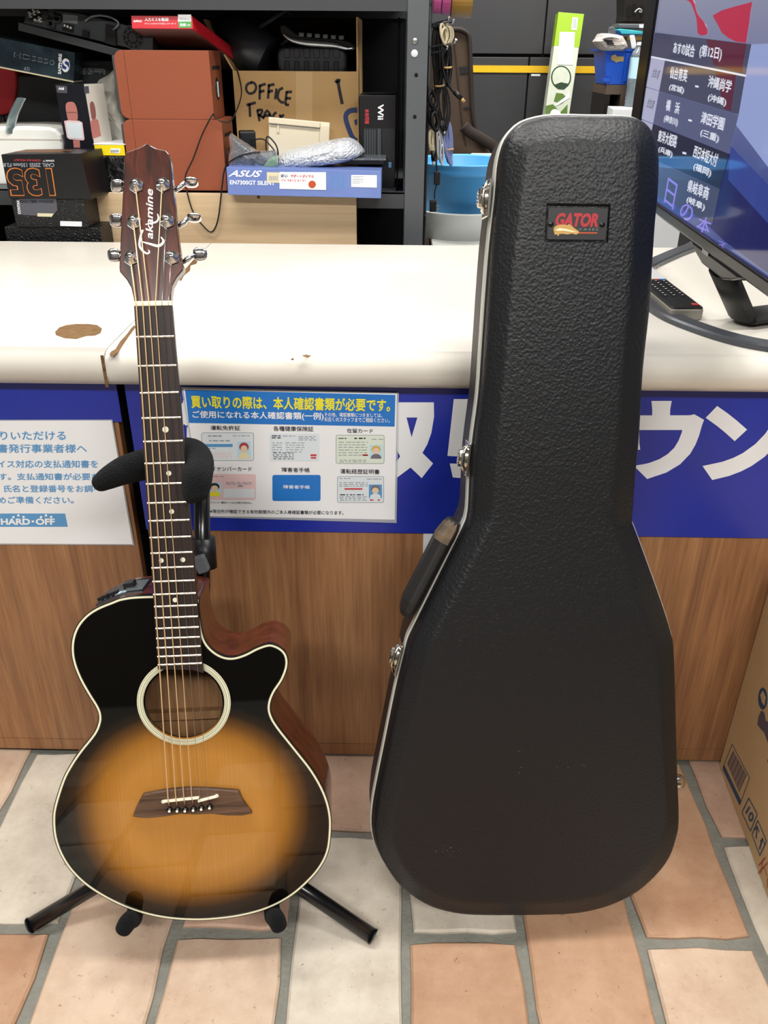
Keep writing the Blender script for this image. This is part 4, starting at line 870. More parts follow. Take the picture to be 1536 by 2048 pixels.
hand([[(318, 506), (290, 520), (284, 550), (302, 574), (330, 568), (345, 540), (335, 512), (312, 506)], [(368, 524), (366, 612)], [(362, 528), (404, 516)], [(366, 566), (396, 556)], [(424, 522), (418, 606)], [(416, 526), (458, 518)], [(418, 566), (448, 556)], [(470, 544), (462, 610)],
      [(510, 540), (486, 556), (478, 600), (500, 628), (516, 626)], [(532, 562), (524, 644)], [(530, 566), (566, 564)], [(528, 604), (560, 604)], [(524, 644), (548, 644)],
      [(304, 636), (308, 718)], [(286, 646), (342, 630)], [(352, 676), (366, 744)], [(350, 678), (382, 676), (372, 704), (356, 708)], [(362, 708), (396, 726)], [(388, 724), (412, 680), (440, 720)], [(396, 712), (432, 706)], [(470, 690), (452, 706), (456, 734), (474, 732)], [(492, 702), (494, 748)], [(516, 704), (496, 726), (524, 742)], [(544, 730), (546, 760)], [(546, 748), (590, 758)]])
hand([[(846, 494), (858, 560), (874, 640)], [(832, 508), (846, 494), (862, 498)]], .0036)
stroke_px(ob_, OF, [c2(*p) for p in ((966, 676), (925, 680), (900, 700), (896, 730), (910, 780), (936, 842), (962, 866))], .0055, 'print_navy')
patch_px(ob_, OF, 'print_mark', [c2(946, 740), c2(966, 730), c2(966, 766), c2(954, 770)], 'print_navy')
# things inside the big box
mat('gloss_black', '#141416', .3); mat('silver', '#b9bcc0', .25, metal=.9); mat('soft_black', '#1b1c1f', .65, bump=('noise', 200, .3, .002))
def inside(x, y, Y): return atY(x, y, Y)
Yc = 1.08
ca, cb_ = inside(452, 62, Yc), inside(535, 118, Yc - .02); XF = Frame(cb_, (1, 0, 0), (0, 0, 1))
cn = thing('canister', 'glossy black cylinder leaning in the open cardboard box', 'canister', XF)
dv = (cb_ - ca); a2 = ca - dv * .05; b2 = cb_ + dv * .02
m = MB(); m.tube([a2, b2], .052, 28); m.to(XF).build('body', mat('canister_black', '#26272a', .32), cn, smooth=None)
pv = V((.52, 0, .85)); m = MB(); m.tube([b2 - dv * .62 + V((.045, -.03, .03)), b2 - dv * .5 + V((.10, -.035, .07)), b2 - dv * .2 + V((.10, -.03, .05)), b2 - dv * .16 + V((.05, -.03, .02))], .005, 8); m.to(XF).build('strap_loop', 'soft_black', cn)
KC, kw, kh = fit(556, 152, 692, 92, 1.015, None)
pc = thing('padded_case', 'ribbed black padded case lying across the open cardboard box', 'case', KC)
m = MB(); m.prism(rrect(0, 0, kw, kh, .022, 5), -.12, 0); m.build('shell', 'soft_black', pc, bevel=.008, seg=3)
for i in range(6):
    x0 = .016 + (kw - .045) * i / 5
    MB().box((x0, kh * .60, -.01), (x0 + .014, kh * .92, .003)).build('rib', 'soft_black', pc, bevel=.002); MB().box((x0, kh * .06, -.01), (x0 + .012, kh * .50, .003)).build('rib', 'gloss_black', pc, bevel=.002)
pc.location.z += .0
RK = facing_px(556, 98, 1.01); rk = thing('keyboard', 'black curved keyboard with a bright silver edge above the padded case', 'keyboard', RK)
kp = [RK.px(x, y) for x, y in ((560, 52), (563, 66), (580, 80), (610, 87), (650, 90), (672, 92), (690, 98), (703, 101), (711, 96), (708, 88), (690, 80), (660, 76), (600, 70), (572, 50))]
m = MB(); m.prism([tuple(p) for p in cr(kp, True, 4)], -.13, 0); m.build('body', 'gloss_black', rk, bevel=.003)
sp = [RK.px(x, y) for x, y in ((566, 68), (582, 79), (610, 85.5), (650, 88.5), (672, 91), (692, 97), (706, 96))]
m = MB(); m.tube([V(p + (.002,)) for p in [tuple(q) for q in cr(sp, False, 4)]], [.002, .0055, .0045, .006, .0075, .003], 10) if False else m.tube([V(tuple(q) + (.002,)) for q in cr(sp, False, 4)], [.0025 + .0045 * math.sin(math.pi * min(1, i / 21)) for i in range(25)], 10); m.build('silver_edge', 'silver', rk)
for i in range(6):
    u, v = RK.px(598 + i * 16, 73 + i * 1.2); MB().box((u, v, -.02), (u + .011, v + .008, .003)).build('key', 'grey_plastic', rk, bevel=.0015)
# game console box, its neighbour and the folders
mat('box_black', '#131316', .35); mat('box_coal', '#202226', .4); mat('folder_navy', '#20243a', .6)
WF, ww_, wh_ = fit(720, 383, 792, 191, .93, ZS)
wb_ = thing('console_box', 'black game console box standing on end with white Wii lettering', 'box', WF); MB().box((0, 0, -.16), (ww_, wh_, 0)).build('carton', 'box_black', wb_, bevel=.001)
letter_px(wb_, WF, 'Wii', c2(1092, 640), c2(1092, 736), c2(1128, 640), 'ink_white', bold=.03); letter_px(wb_, WF, '本体同梱', c2(1012, 670), c2(1012, 760), c2(1040, 670), 'ink_red', bold=.02)
for i, (a, b_, c_, d_) in enumerate(((1006, 786, 1086, 960), (1090, 790, 1112, 980), (1120, 790, 1195, 985))):
    patch_px(wb_, WF, 'picture_panel', [c2(a, b_), c2(c_, b_), c2(c_, d_), c2(a, d_)], ('box_coal', 'grille_grey', 'box_coal')[i])
for i in range(5): patch_px(wb_, WF, 'picture_stripe', [c2(1010 + i * 15, 795), c2(1018 + i * 15, 795), c2(1018 + i * 15, 955), c2(1010 + i * 15, 955)], 'grille_grey', h=.0008)
patch_px(wb_, WF, 'blue_icon', [c2(1158, 996), c2(1176, 996), c2(1176, 1030), c2(1158, 1030)], 'ink_sky')
for i in range(3):
    Ff, fw_, fh_ = fit(793.5 + i * 6.5, 388 + i, 798.5 + i * 6.5, 34 + i * 2, .875, ZS); fd = thing('folder', ('dark navy folder nearest the console box', 'dark navy folder, middle one of three upright folders', 'dark navy folder right beside the steel post')[i], 'folder', Ff, 'upright folders')
    m = MB(); m.prism(rrect(0, 0, fw_, fh_, .0022, 3), -.22, 0); m.build('cover', 'folder_navy', fd); MB().box((fw_ * .35, .006, -.2), (fw_ * .65, fh_ - .004, .0008)).build('page_edge', 'grille_grey', fd)
# graphics card box carrying plastic bags
mat('box_asus', '#5f74b2', .35, vary=('#7185bd', 5, (1, 1, 1), .7)); mat('label_cream', '#cfc6a6', .5)
AF, aw, ah = fit(455, 376, 763, 335, .795, ZS + .0005, roll=-.8)
ah = AF.px(600, 338)[1]; ab = thing('graphics_card_box', 'long flat blue graphics card box jutting over the plywood board', 'box', AF); MB().box((0, 0, -.19), (aw, ah, 0)).build('carton', 'box_asus', ab, bevel=.001)
ac = lambda x, y: (440 + x / 4.267, 230 + y / 4.267)
letter_px(ab, AF, 'ASUS', ac(86, 526), ac(345, 530), ac(90, 470), 'ink_white', bold=.02, slant=.12); letter_px(ab, AF, 'EN7300GT SILENT', ac(84, 592), ac(468, 600), ac(84, 556), 'ink_white', bold=.02)
patch_px(ab, AF, 'barcode_label', [ac(400, 488), ac(508, 490), ac(508, 580), ac(400, 575)], 'label_cream', h=.0007)
for i in range(9): patch_px(ab, AF, 'barcode_bar', [ac(418 + i * 8.5, 520), ac(421 + i * 8.5 + i % 3, 520), ac(421 + i * 8.5 + i % 3, 560), ac(418 + i * 8.5, 560)], 'ink_grey', h=.0009)
patch_px(ab, AF, 'support_label', [ac(508, 486), ac(905, 488), ac(905, 640), ac(508, 630)], 'paper', h=.0010)
letter_px(ab, AF, '安心', ac(515, 532), ac(580, 532), ac(520, 505), 'print_navy', h=.0013, bold=.02); letter_px(ab, AF, 'サポートダイヤル', ac(600, 536), ac(800, 540), ac(604, 505), 'ink_red', h=.0013, bold=.03); letter_px(ab, AF, '03 5812 6131', ac(525, 566), ac(728, 570), ac(526, 546), 'ink_red', h=.0013)
patch_px(ab, AF, 'orange_mark', [ac(*p) for p in circ(786, 592, 32, 20)], 'plaque_orange', h=.0014); patch_px(ab, AF, 'spec_label', [ac(1120, 512), ac(1338, 514), ac(1338, 620), ac(1120, 614)], 'ink_white', h=.0008)
for i in range(6): patch_px(ab, AF, 'print_line', [ac(1128, 524 + i * 11), ac(1225 - (i % 2) * 30, 524 + i * 11), ac(1225 - (i % 2) * 30, 528 + i * 11), ac(1128, 528 + i * 11)], 'ink_grey', h=.0010)
for i in range(7): patch_px(ab, AF, 'print_line', [ac(950 + i * 19, 505), ac(954 + i * 19, 505), ac(954 + i * 19, 625), ac(950 + i * 19, 625)], 'ink_sky', h=.0007)
ZA = ZS + ah + .002
mat('bubble_wrap', '#dfe4ea', .12, trans=.2, bump=('voronoi', 110, .7, .010), spec=.9); mat('poly_bag', '#aeb6c0', .12, trans=.75, bump=('noise', 45, .8, .01), spec=.8)
mat('anti_static', '#5f6672', .2, metal=.7, bump=('noise', 60, .7, .006))
def pillow(name, label, cat, px_pts, Y, thick, mt, n=3, jit=.004, seed=1, back=.0, part='bag'):
    F = facing_px(px_pts[0][0], max(p[1] for p in px_pts), Y); o = thing(name, label, cat, F); r = random.Random(seed)
    out = [tuple(p) for p in cr([F.px(*p) for p in px_pts], True, n)]; cx = sum(p[0] for p in out) / len(out); cy = sum(p[1] for p in out) / len(out); rings = []
    for s, hh in ((1, -.5), (1.0, -.48), (.93, .12), (.75, .36), (.5, .46), (.25, .5)):
        rings.append([(cx + (x - cx) * s, cy + (y - cy) * s, thick * hh - back + r.uniform(-jit, jit) * (s < .99)) for x, y in out])
    m = MB(); m.loft(rings, True); m.cap(rings[-1]); m.cap(rings[0], True); m.build(part, mt, o); return o, F
o, F = pillow('bubble_wrap_parcel', 'bubble-wrapped silvery parcel lying on the blue graphics card box', 'parcel', [(556, 338), (556, 316), (580, 302), (620, 292), (680, 279), (706, 281), (727, 302), (722, 312), (690, 326), (640, 334), (600, 339)], .86, .075, 'bubble_wrap', 3, .003, 5)
pillow('zip_bag', 'clear zip bag with small hardware beside the speakers, on the blue box', 'bag', [(456, 334), (457, 300), (457, 268), (472, 276), (500, 294), (515, 303), (550, 302), (556, 318), (552, 338), (500, 338)], .85, .04, 'poly_bag', 3, .003, 6)
pillow('green_bag', 'small greenish plastic packet between the zip bag and bubble wrap', 'bag', [(526, 336), (540, 316), (550, 312), (556, 326), (552, 337)], .825, .01, mat('green_film', '#7fa08c', .3, trans=.3), 3, .001, 7)
TF, tw, th_ = fit(536, 342, 660, 242, .955, None, roll=-4.5)
tr = thing('plastic_tray', 'cream plastic panel with raised rim leaning on the big cardboard box', 'panel', TF); mat('cream_plastic', '#ded3b8', .45)
MB().box((0, -.01, -.012), (tw, th_ - .004, 0)).build('panel', 'cream_plastic', tr, bevel=.0015); MB().box((0, th_ - .016, 0), (tw - .022, th_ - .004, .006)).build('rim', 'cream_plastic', tr, bevel=.0012); MB().box((.020, th_ - .034, 0), (.024, th_ - .016, .003)).build('rib', 'cream_plastic', tr); MB().box((tw - .0215, .02, 0), (tw, th_ - .010, .004)).build('corner_block', 'cream_plastic', tr, bevel=.001)
BFc, bw, bh = fit(484, 300, 511, 262, .90, None, yaw=12)
pa_ = thing('power_adapter', 'black mains adapter with cord standing behind the zip bag', 'adapter', BFc); MB().box((-.004, -.048, -.035), (bw, bh, 0)).build('housing', 'black_plastic', pa_, bevel=.004)
for i in range(3): MB().box((bw * .55, bh * (.28 + i * .12), 0), (bw * .95, bh * (.33 + i * .12), .001)).build('vent_slot', 'hole_black', pa_)
DF, dw, dh = fit(676, 341, 768, 326, .85, None); DF = facing((DF.O.x, .85, ZA + .0005)); ds = thing('disc_case', 'clear flat plastic case with dark contents at the right end of the blue box', 'case', DF)
MB().box((0, 0, -.12), (dw, dh * .5, 0)).build('base', 'gloss_black', ds, bevel=.001); MB().box((-.002, dh * .5, -.122), (dw + .004, dh * .5 + .004, .002)).build('cover', 'poly_bag', ds, bevel=.001)
# loose black cable looping down over the board
mat('cable_black', '#0b0b0c', .45)
def cable(name, label, pts, r=.0016, mt='cable_black', n=5, cat='cable'):
    P_ = [atY(x, y, Y) for x, y, Y in pts]; F = wframe(*P_[0]); o = thing(name, label, cat, F); m = MB(); m.tube(cr(P_, False, n), r, 8); m.to(F).build('cord', mt, o); return o
cable('speaker_cable', 'thin black cable hanging in a loop before the plywood board', [(427, 230, .852), (424, 231, .845), (404, 270, .842), (387, 316, .84), (371, 352, .835), (374, 384, .83), (387, 426, .828), (404, 449, .828), (423, 464, .828), (436, 439, .828), (444, 374, .83), (449, 340, .832), (459, 324, .832), (488, 309, .828), (520, 304, .826)])
cable('black_cable', 'black cord curling from the speakers up beside the cardboard box', [(427, 231, .849), (443, 243, .847), (462, 241, .86), (478, 208, .90), (483, 182, .96), (477, 150, .99), (470, 130, 1.0)], .0014)
cable('adapter_lead', 'black looped lead of the mains adapter against the cream panel', [(510, 279, .875), (528, 279, .87), (545, 296, .865), (556, 310, .86), (552, 290, .862), (536, 273, .866), (532, 285, .868), (533, 302, .87)], .0017)
# ------------------------------------------------------------------ goods at the left end of the shelf
mat('box_gloss', '#12161b', .22, vary=('#33454f', 14, (1, 1, 2.5), .7)); mat('emblem_blue', '#243a86', .35); mat('red_cloth', '#8a0f16', .75); mat('white_plastic', '#e8e9e3', .3)
mat('box_yellow', '#e6cf1a', .4); mat('kraft_white', '#cbc6ba', .7, bump=('noise', 14, .6, .02)); mat('box_navy', '#0c0e1a', .4); mat('box_ivory', '#cfc8bd', .5); mat('rose', '#b9776e', .35); mat('rose_dark', '#8d5a54', .5); mat('box_orange', '#c4702a', .5)
mat('leather_black', '#101011', .5, bump=('noise', 90, .3, .003)); mat('box_scale', '#121315', .4, bump=('voronoi', 150, .8, .003)); mat('label_grey', '#4e4f58', .5)
cz = lambda x, y: (x * 260 / 1536, 60 + y * 260 / 1536)
c1 = lambda x, y: (x / 3.072, y / 3.072)
# black storage cube, ivory-sided microphone box
SF_, sw, sh_ = fit(36, 376, 134, 152, 1.09, ZS)
sb = thing('storage_box', 'plain matt black box at the back under the glossy black carton', 'box', SF_); MB().box((0, 0, -.16), (sw + .02, sh_, 0)).build('box', 'soft_black', sb, bevel=.003)
MF = facing(V((atY(128, 330, .90).x, .90, ZS)), yaw=-22, roll=1.5); mw = MF.px(166, 200)[0] - MF.px(108, 200)[0]; mh = MF.px(140, 168)[1]
mx0 = MF.px(109, 170)[0]
mo = thing('microphone_box', 'dark navy karaoke microphone box with ivory side and rose gold microphone', 'box', MF); md = .062
MB().box((mx0, 0, -md), (mx0 + mw, mh, 0)).build('carton', 'box_navy', mo, bevel=.0008); MB().box((mx0 + mw - .0002, .0005, -md + .0005), (mx0 + mw + .0008, mh - .0005, -.0008)).build('side_print', 'box_ivory', mo)
patch_px(mo, MF, 'model_label', [cz(662, 655), cz(790, 662), cz(795, 746), cz(675, 742)], 'label_grey'); letter_px(mo, MF, 'A68', cz(690, 706), cz(757, 709), cz(690, 675), 'ink_white', h=.0008, bold=.03)
patch_px(mo, MF, 'picture_head', [cz(*p) for p in ((775, 900), (790, 860), (830, 848), (875, 860), (905, 920), (915, 985), (914, 1062), (850, 1066), (805, 1062), (785, 980))], 'rose', smooth=3)
patch_px(mo, MF, 'picture_band', [cz(790, 965), cz(905, 968), cz(906, 980), cz(792, 978)], 'rose_dark', h=.0007); patch_px(mo, MF, 'picture_body', [cz(*p) for p in ((757, 1075), (800, 1066), (930, 1072), (972, 1092), (998, 1290), (985, 1305), (820, 1290), (792, 1270))], 'ink_pink', h=.0007)
patch_px(mo, MF, 'picture_screen', [cz(780, 1090), cz(955, 1098), cz(980, 1285), cz(806, 1272)], 'ink_ice', h=.0009); patch_px(mo, MF, 'picture_stem', [cz(862, 1300), cz(942, 1304), cz(946, 1390), cz(872, 1390)], 'rose')
MSF = Frame(MF.O + MF.ex * (mx0 + mw + .0008), -MF.ez, MF.ey)      # the ivory side
def ms(name, pts, mt, h=.0004, **k):
    p = [MSF.px(*cz(*q), h) for q in pts]; m = MB(); m.prism(p if not k.get('smooth') else [tuple(q) for q in cr(p, True, 3)], h - .0002, h); m.v = [tuple(MF.loc(MSF.M @ V(q))) for q in m.v]; m.build(name, mt, mo)
ms('side_label', [(988, 670), (1046, 660), (1056, 745), (1000, 752)], 'label_grey'); ms('side_picture_head', [(1062, 880), (1080, 848), (1102, 850), (1125, 920), (1132, 1040), (1090, 1054), (1075, 1000)], 'rose_dark', smooth=1); ms('side_picture_body', [(1065, 1088), (1100, 1052), (1140, 1050), (1162, 1070), (1195, 1250), (1095, 1285)], 'rose', .0003)
# white plastic case and red bag at the frame's left edge
WC = facing_px(-40, 330, .93); wc = thing('plastic_case', 'rounded white plastic case at the left end of the shelf', 'case', WC)
pl = [WC.px(x, y) for x, y in ((-60, 372), (-60, 262), (-40, 253), (50, 252), (98, 254), (112, 259), (122, 270), (126, 290), (127, 372))]
m = MB(); m.prism(pl, -.14, 0); m.build('shell', 'white_plastic', wc, bevel=.008, seg=4); zmin = min(p[1] for p in pl)
wc.location.z += 0
v0 = WC.px(0, 278)[1]; MB().box((WC.px(-60, 278)[0], v0 - .0015, -.002), (WC.px(122, 278)[0], v0 + .0015, .0008)).build('lid_seam', 'box_ivory', wc)
RF = facing_px(-40, 232, 1.08); rd = thing('red_bag', 'dark red fabric bag at the left frame edge above the white case', 'bag', RF)
rp_ = [RF.px(x, y) for x, y in ((-60, 228), (-60, 134), (-20, 130), (20, 136), (32, 150), (31, 190), (18, 226), (-20, 231))]
m = MB(); m.prism([tuple(p) for p in cr(rp_, True, 4)], -.12, 0); m.build('body', 'red_cloth', rd, bevel=.012, seg=4)
m = MB(); m.box((RF.px(-55, 300)[0], RF.loc(V((0, 0, ZS)))[1], -.11), (RF.px(16, 300)[0], RF.px(0, 231)[1] + .004, -.012)); m.build('base', 'leather_black', rd, bevel=.004)
SFf = facing_px(14, 262, .925); stp = thing('plastic_strip', 'curved clear blue plastic strip standing in front of the black box', 'strip', SFf)
ps = [SFf.px(x, y) + (0,) for x, y in ((11, 266), (13, 246), (19, 225), (27, 208), (34, 195))]
m = MB(); q_ = cr(ps, False, 4); m.loft([[p + V((0, 0, 0)) for p in q_], [p + V((.016, -.002, -.006)) for p in q_], [p + V((.017, -.002, -.012)) for p in q_], [p + V((.001, 0, -.012)) for p in q_]], True, closed=False); m.build('strip', mat('strip_blue', '#a9bcc0', .15, trans=.7), stp)
# glossy graphics-card cartons and the upturned receiver
HB = facing_px(1, 133, .93, roll=-10.5); hw, hh_ = HB.px(150, 106); hb_ = thing('graphics_card_box', 'glossy black carton with blue round emblem resting tilted on the black box', 'box', HB)
q = [HB.px(x, y) for x, y in ((-30, 127), (147, 162), (150, 105), (-27, 70))]
m = MB(); m.prism(q, -.21, 0); m.build('carton', 'box_gloss', hb_, bevel=.0008)
m = MB(); a_, b__ = HB.px(-30, 127), HB.px(147, 162); m.hexa([(a_[0], a_[1] - .003, -.21), (b__[0], b__[1] - .003, -.21), (b__[0], b__[1] - .003, .0), (a_[0], a_[1] - .003, 0)], [(a_[0], a_[1], -.21), (b__[0], b__[1], -.21), (b__[0], b__[1], .0006), (a_[0], a_[1], .0006)]); m.build('torn_edge', 'label_cream', hb_)
letter_px(hb_, HB, 'HD5850', cz(165, 318), cz(640, 418), cz(170, 262), 'ink_grey'); letter_px(hb_, HB, 'HD5850', cz(170, 312), cz(634, 409), cz(175, 270), 'box_gloss', h=.0009)
letter_px(hb_, HB, 'SAPPHIRE', cz(722, 524), cz(732, 284), cz(684, 518), 'ink_white', bold=.03)
em = patch_px(hb_, HB, 'round_emblem', [cz(*p) for p in circ(775, 418, 49, 24, 82)], 'ink_white'); patch_px(em, HB, 'emblem_disc', [cz(*p) for p in circ(775, 418, 43, 24, 75)], 'emblem_blue', h=.0007)
stroke_px(em, HB, [cz(*p) for p in ((812, 372), (780, 352), (752, 378), (765, 410), (788, 428), (798, 456), (775, 482), (742, 466))], .0022, 'ink_white', h=.0010, nm='emblem_swirl')
letter_px(hb_, HB, 'ATI', cz(280, 478), cz(345, 492), cz(284, 432), 'ink_grey')
R5, rw, rh = fit(150, 166, 236, 122, .99, None); R5 = facing((R5.O.x, .99, R5.O.z)); r5 = thing('graphics_card_box', 'dark grey carton with upside-down print between glossy carton and speaker', 'box', R5)
MB().box((-.02, -.26 + .26 - (R5.O.z - ZS), -.2), (rw - .004, rh, 0)).build('carton', 'box_coal', r5, bevel=.001)
letter_px(r5, R5, 'Radeon HD 5850', cz(1245, 455), cz(935, 450), cz(1240, 528), 'ink_grey', bold=.01); patch_px(r5, R5, 'print_line', [cz(950, 388), cz(1170, 394), cz(1170, 414), cz(950, 408)], 'label_grey')
kx2 = lambda x, y: (30 + x / 3.572, y / 3.572)
RV = facing_px(45, 49, .90, roll=-13.2); rv = thing('av_receiver', 'upturned dark grey receiver showing its rear sockets and round fan', 'receiver', RV)
mat('chassis', '#2c2f33', .5, metal=.3); mat('chassis_dark', '#1c1e21', .6)
P4 = [RV.px(*kx2(x, y)) for x, y in ((60, 168), (985, 385), (985, 230), (480, 98), (90, 42))]
m = MB(); m.prism(P4, -.16, 0); m.build('chassis', 'chassis', rv, bevel=.0015)
a_, b__ = RV.px(*kx2(50, 168)), RV.px(*kx2(985, 385)); m = MB(); m.box((a_[0] - .004, a_[1] - .014, -.16), (b__[0] - .012, a_[1] + .001, .010)); m.build('base_lip', 'chassis_dark', rv, bevel=.001)
for i in range(3):
    for j in range(4):
        x, y = 108 + i * 32 + j * 4, 72 + j * 22 + i * 6; u, v = RV.px(*kx2(x, y)); m = MB(); m.lathe([(.0042, 0), (.0042, .002), (.0030, .0022), (.0030, .008), (.0014, .008), (.0014, .002), (.0001, .002)], (u, v, 0), 12); m.build('socket', 'alu' if (i + j) % 3 else 'hole_black', rv)
for x, y in ((222, 98), (262, 84), (300, 140), (250, 160), (270, 176), (310, 130)): u, v = RV.px(*kx2(x, y)); MB().box((u - .007, v - .006, 0), (u + .007, v + .006, .006)).build('connector', 'black_plastic', rv, bevel=.001)
patch_px(rv, RV, 'rating_plate', [kx2(342, 98), kx2(450, 112), kx2(446, 172), kx2(342, 160)], 'grey_plastic', h=.0012); patch_px(rv, RV, 'speaker_terminals', [kx2(342, 166), kx2(418, 182), kx2(414, 232), kx2(338, 214)], 'hole_black', h=.003, t=.002)
for i in range(3): u, v = RV.px(*kx2(362 + i * 22, 182 + i * 8)); MB().lathe([(.0032, .003), (.0032, .009), (.0001, .009)], (u, v, 0), 10).build('terminal', 'alu', rv)
for x, y, w in ((690, 215, 32), (690, 285, 34), (510, 240, 20)): u, v = RV.px(*kx2(x, y)); k = w / 3.572 / 820; MB().box((u - k, v - k * .8, 0), (u + k, v + k * .8, .008)).build('mains_inlet', 'hole_black', rv, bevel=.001)
fu, fv = RV.px(*kx2(842, 268)); fr_ = .023
fo = MB().prism(circ(fu, fv, fr_, 28), 0, .0012).build('fan_grille', 'chassis_dark', rv)
for k in range(10):
    for r0, r1 in ((.008, .013), (.0155, .0205)):
        a0 = 2 * math.pi * k / 10; m = MB(); m.prism([(fu + r0 * math.cos(a0), fv + r0 * math.sin(a0)), (fu + r1 * math.cos(a0), fv + r1 * math.sin(a0)), (fu + r1 * math.cos(a0 + .46), fv + r1 * math.sin(a0 + .46)), (fu + r0 * math.cos(a0 + .46), fv + r0 * math.sin(a0 + .46))], .0011, .0016); m.build('fan_slot', 'hole_black', fo)
cable('mains_lead', 'grey mains lead arching over the receiver', [(*kx2(500, 150), .895), (*kx2(545, 118), .893), (*kx2(620, 110), .892), (*kx2(700, 130), .892), (*kx2(740, 170), .893), (*kx2(700, 215), .894)], .0022, 'grey_plastic')
# crumpled white bag, yellow box, black plastic bag
o, F = pillow('paper_bag', 'crumpled cream paper bag squeezed beside the speakers', 'bag', [(192, 300), (207, 280), (200, 220), (192, 165), (215, 146), (232, 136), (240, 200), (250, 240), (262, 280), (262, 300)], .985, .05, 'kraft_white', 3, .004, 8)
YF, yw, yh = fit(191, 311, 259, 290, .862, None, roll=0); yb_ = thing('yellow_box', 'small flat yellow and white box with barcode next to the guitar headstock', 'box', YF)
MB().box((0, 0, -.10), (yw, yh, 0)).build('carton', 'box_yellow', yb_, bevel=.0008); MB().box((-.001, yh, -.10), (yw + .001, yh + .0025, .0006)).build('white_lid', 'print_white', yb_, bevel=.0006)
patch_px(yb_, YF, 'barcode_label', [cz(1308, 1396), cz(1420, 1402), cz(1415, 1458), cz(1302, 1450)], 'print_white', h=.0008)
for i in range(8): patch_px(yb_, YF, 'barcode_bar', [cz(1312 + i * 12, 1416), cz(1318 + i * 12, 1416), cz(1318 + i * 12, 1446), cz(1312 + i * 12, 1446)], 'ink_black', h=.0010)
zb = YF.O.z
BG = facing((YF.O.x, .858, ZS)); bgt = thing('black_parcel', 'black plastic wrapped parcel under the yellow box', 'parcel', BG); m = MB(); m.prism(rrect(-.002, 0, yw + .012, zb - ZS - .0005, .008, 3), -.1, -.002); m.build('wrap', mat('bin_liner', '#0b0b0d', .22, bump=('noise', 40, .9, .012)), bgt, bevel=.006, seg=3)
# stack of lens and winder cartons on the counter's back ledge
ZL = .745
B1, w1, h1_ = fit(16, 492, 199, 456, .755, ZL); b1 = carton('lens_box', 'textured black carton at the bottom of the stack behind the left counter', 'box', B1, w1, h1_, .10, 'box_scale')
z1 = ZL + h1_; B2 = facing((atY(33, 455, .752).x, .752, z1 + .0004)); w2, h2 = B2.px(167, 398); b2_ = carton('winder_box', 'black textured carton with grey label reading realtime winder', 'box', B2, w2, h2, .085, 'box_scale')
patch_px(b2_, B2, 'grey_label', [c1(118, 1222), c1(345, 1218), c1(352, 1290), c1(318, 1332), c1(118, 1318)], 'label_grey'); patch_px(b2_, B2, 'white_tab', [c1(100, 1226), c1(118, 1224), c1(120, 1318), c1(108, 1320)], 'label_grey', h=.0003)
letter_px(b2_, B2, 'REALTIME WINDER', c1(124, 1246), c1(332, 1248), c1(122, 1228), 'ink_black', h=.0008, bold=.03); letter_px(b2_, B2, 'CONTAX', c1(128, 1314), c1(118, 1230), c1(112, 1314), 'ink_white', h=.0008, bold=.02)
patch_px(b2_, B2, 'cream_strip', [c1(230, 1310), c1(330, 1312), c1(318, 1332), c1(230, 1330)], 'label_cream', h=.0009); patch_px(b2_, B2, 'white_sticker', [c1(370, 1358), c1(503, 1362), c1(503, 1392), c1(370, 1388)], 'paper', h=.0009)
z2 = z1 + h2 + .0004; B3 = facing((atY(14, 395, .748).x, .748, z2 + .0004)); w3, h3 = B3.px(172, 308)
b3 = thing('lens_box', 'black carton with huge orange outlined 135 printed upside down, topmost of the stack', 'box', B3)
q3 = [B3.px(18, 394), B3.px(182, 394), B3.px(161, 307), B3.px(2, 309)]; q3 = [(q3[0][0], 0), (q3[1][0], 0), q3[2], q3[3]]
m = MB(); m.hexa([(p[0] + .012, p[1], -.105) for p in q3], [(p[0], p[1], 0) for p in q3]); m.build('carton', 'box_black', b3, bevel=.0008)
letter_px(b3, B3, '135', c1(318, 1030), c1(28, 1030), c1(345, 1206), 'box_orange', bold=.045); letter_px(b3, B3, '135', c1(312, 1036), c1(36, 1036), c1(338, 1200), 'box_black', h=.0009, bold=.028)
letter_px(b3, B3, 'CARL ZEISS 135mm F2.8', c1(332, 1002), c1(20, 1002), c1(334, 1026), 'ink_grey', bold=.02); letter_px(b3, B3, 'SONNAR T*', c1(332, 982), c1(262, 982), c1(333, 994), 'ink_white'); letter_px(b3, B3, 'CONTAX MOUNT', c1(250, 980), c1(85, 976), c1(250, 992), 'ink_red')
T3 = Frame(B3.O, B3.ex, -B3.ez); u = q3[2][1]
m = MB(); m.box((q3[3][0] + .02, u, -.03), (q3[3][0] + .12, u + .0004, -.026)); m.box((q3[3][0] + .03, u, -.06), (q3[3][0] + .13, u + .0004, -.056)); m.build('orange_line', 'box_orange', b3)
MB().box((q3[1][0] * .985, u * .72, -.05), (q3[1][0] * 1.0 + .0, u * .80, -.02)).build('side_sticker', 'label_cream', b3) if False else None

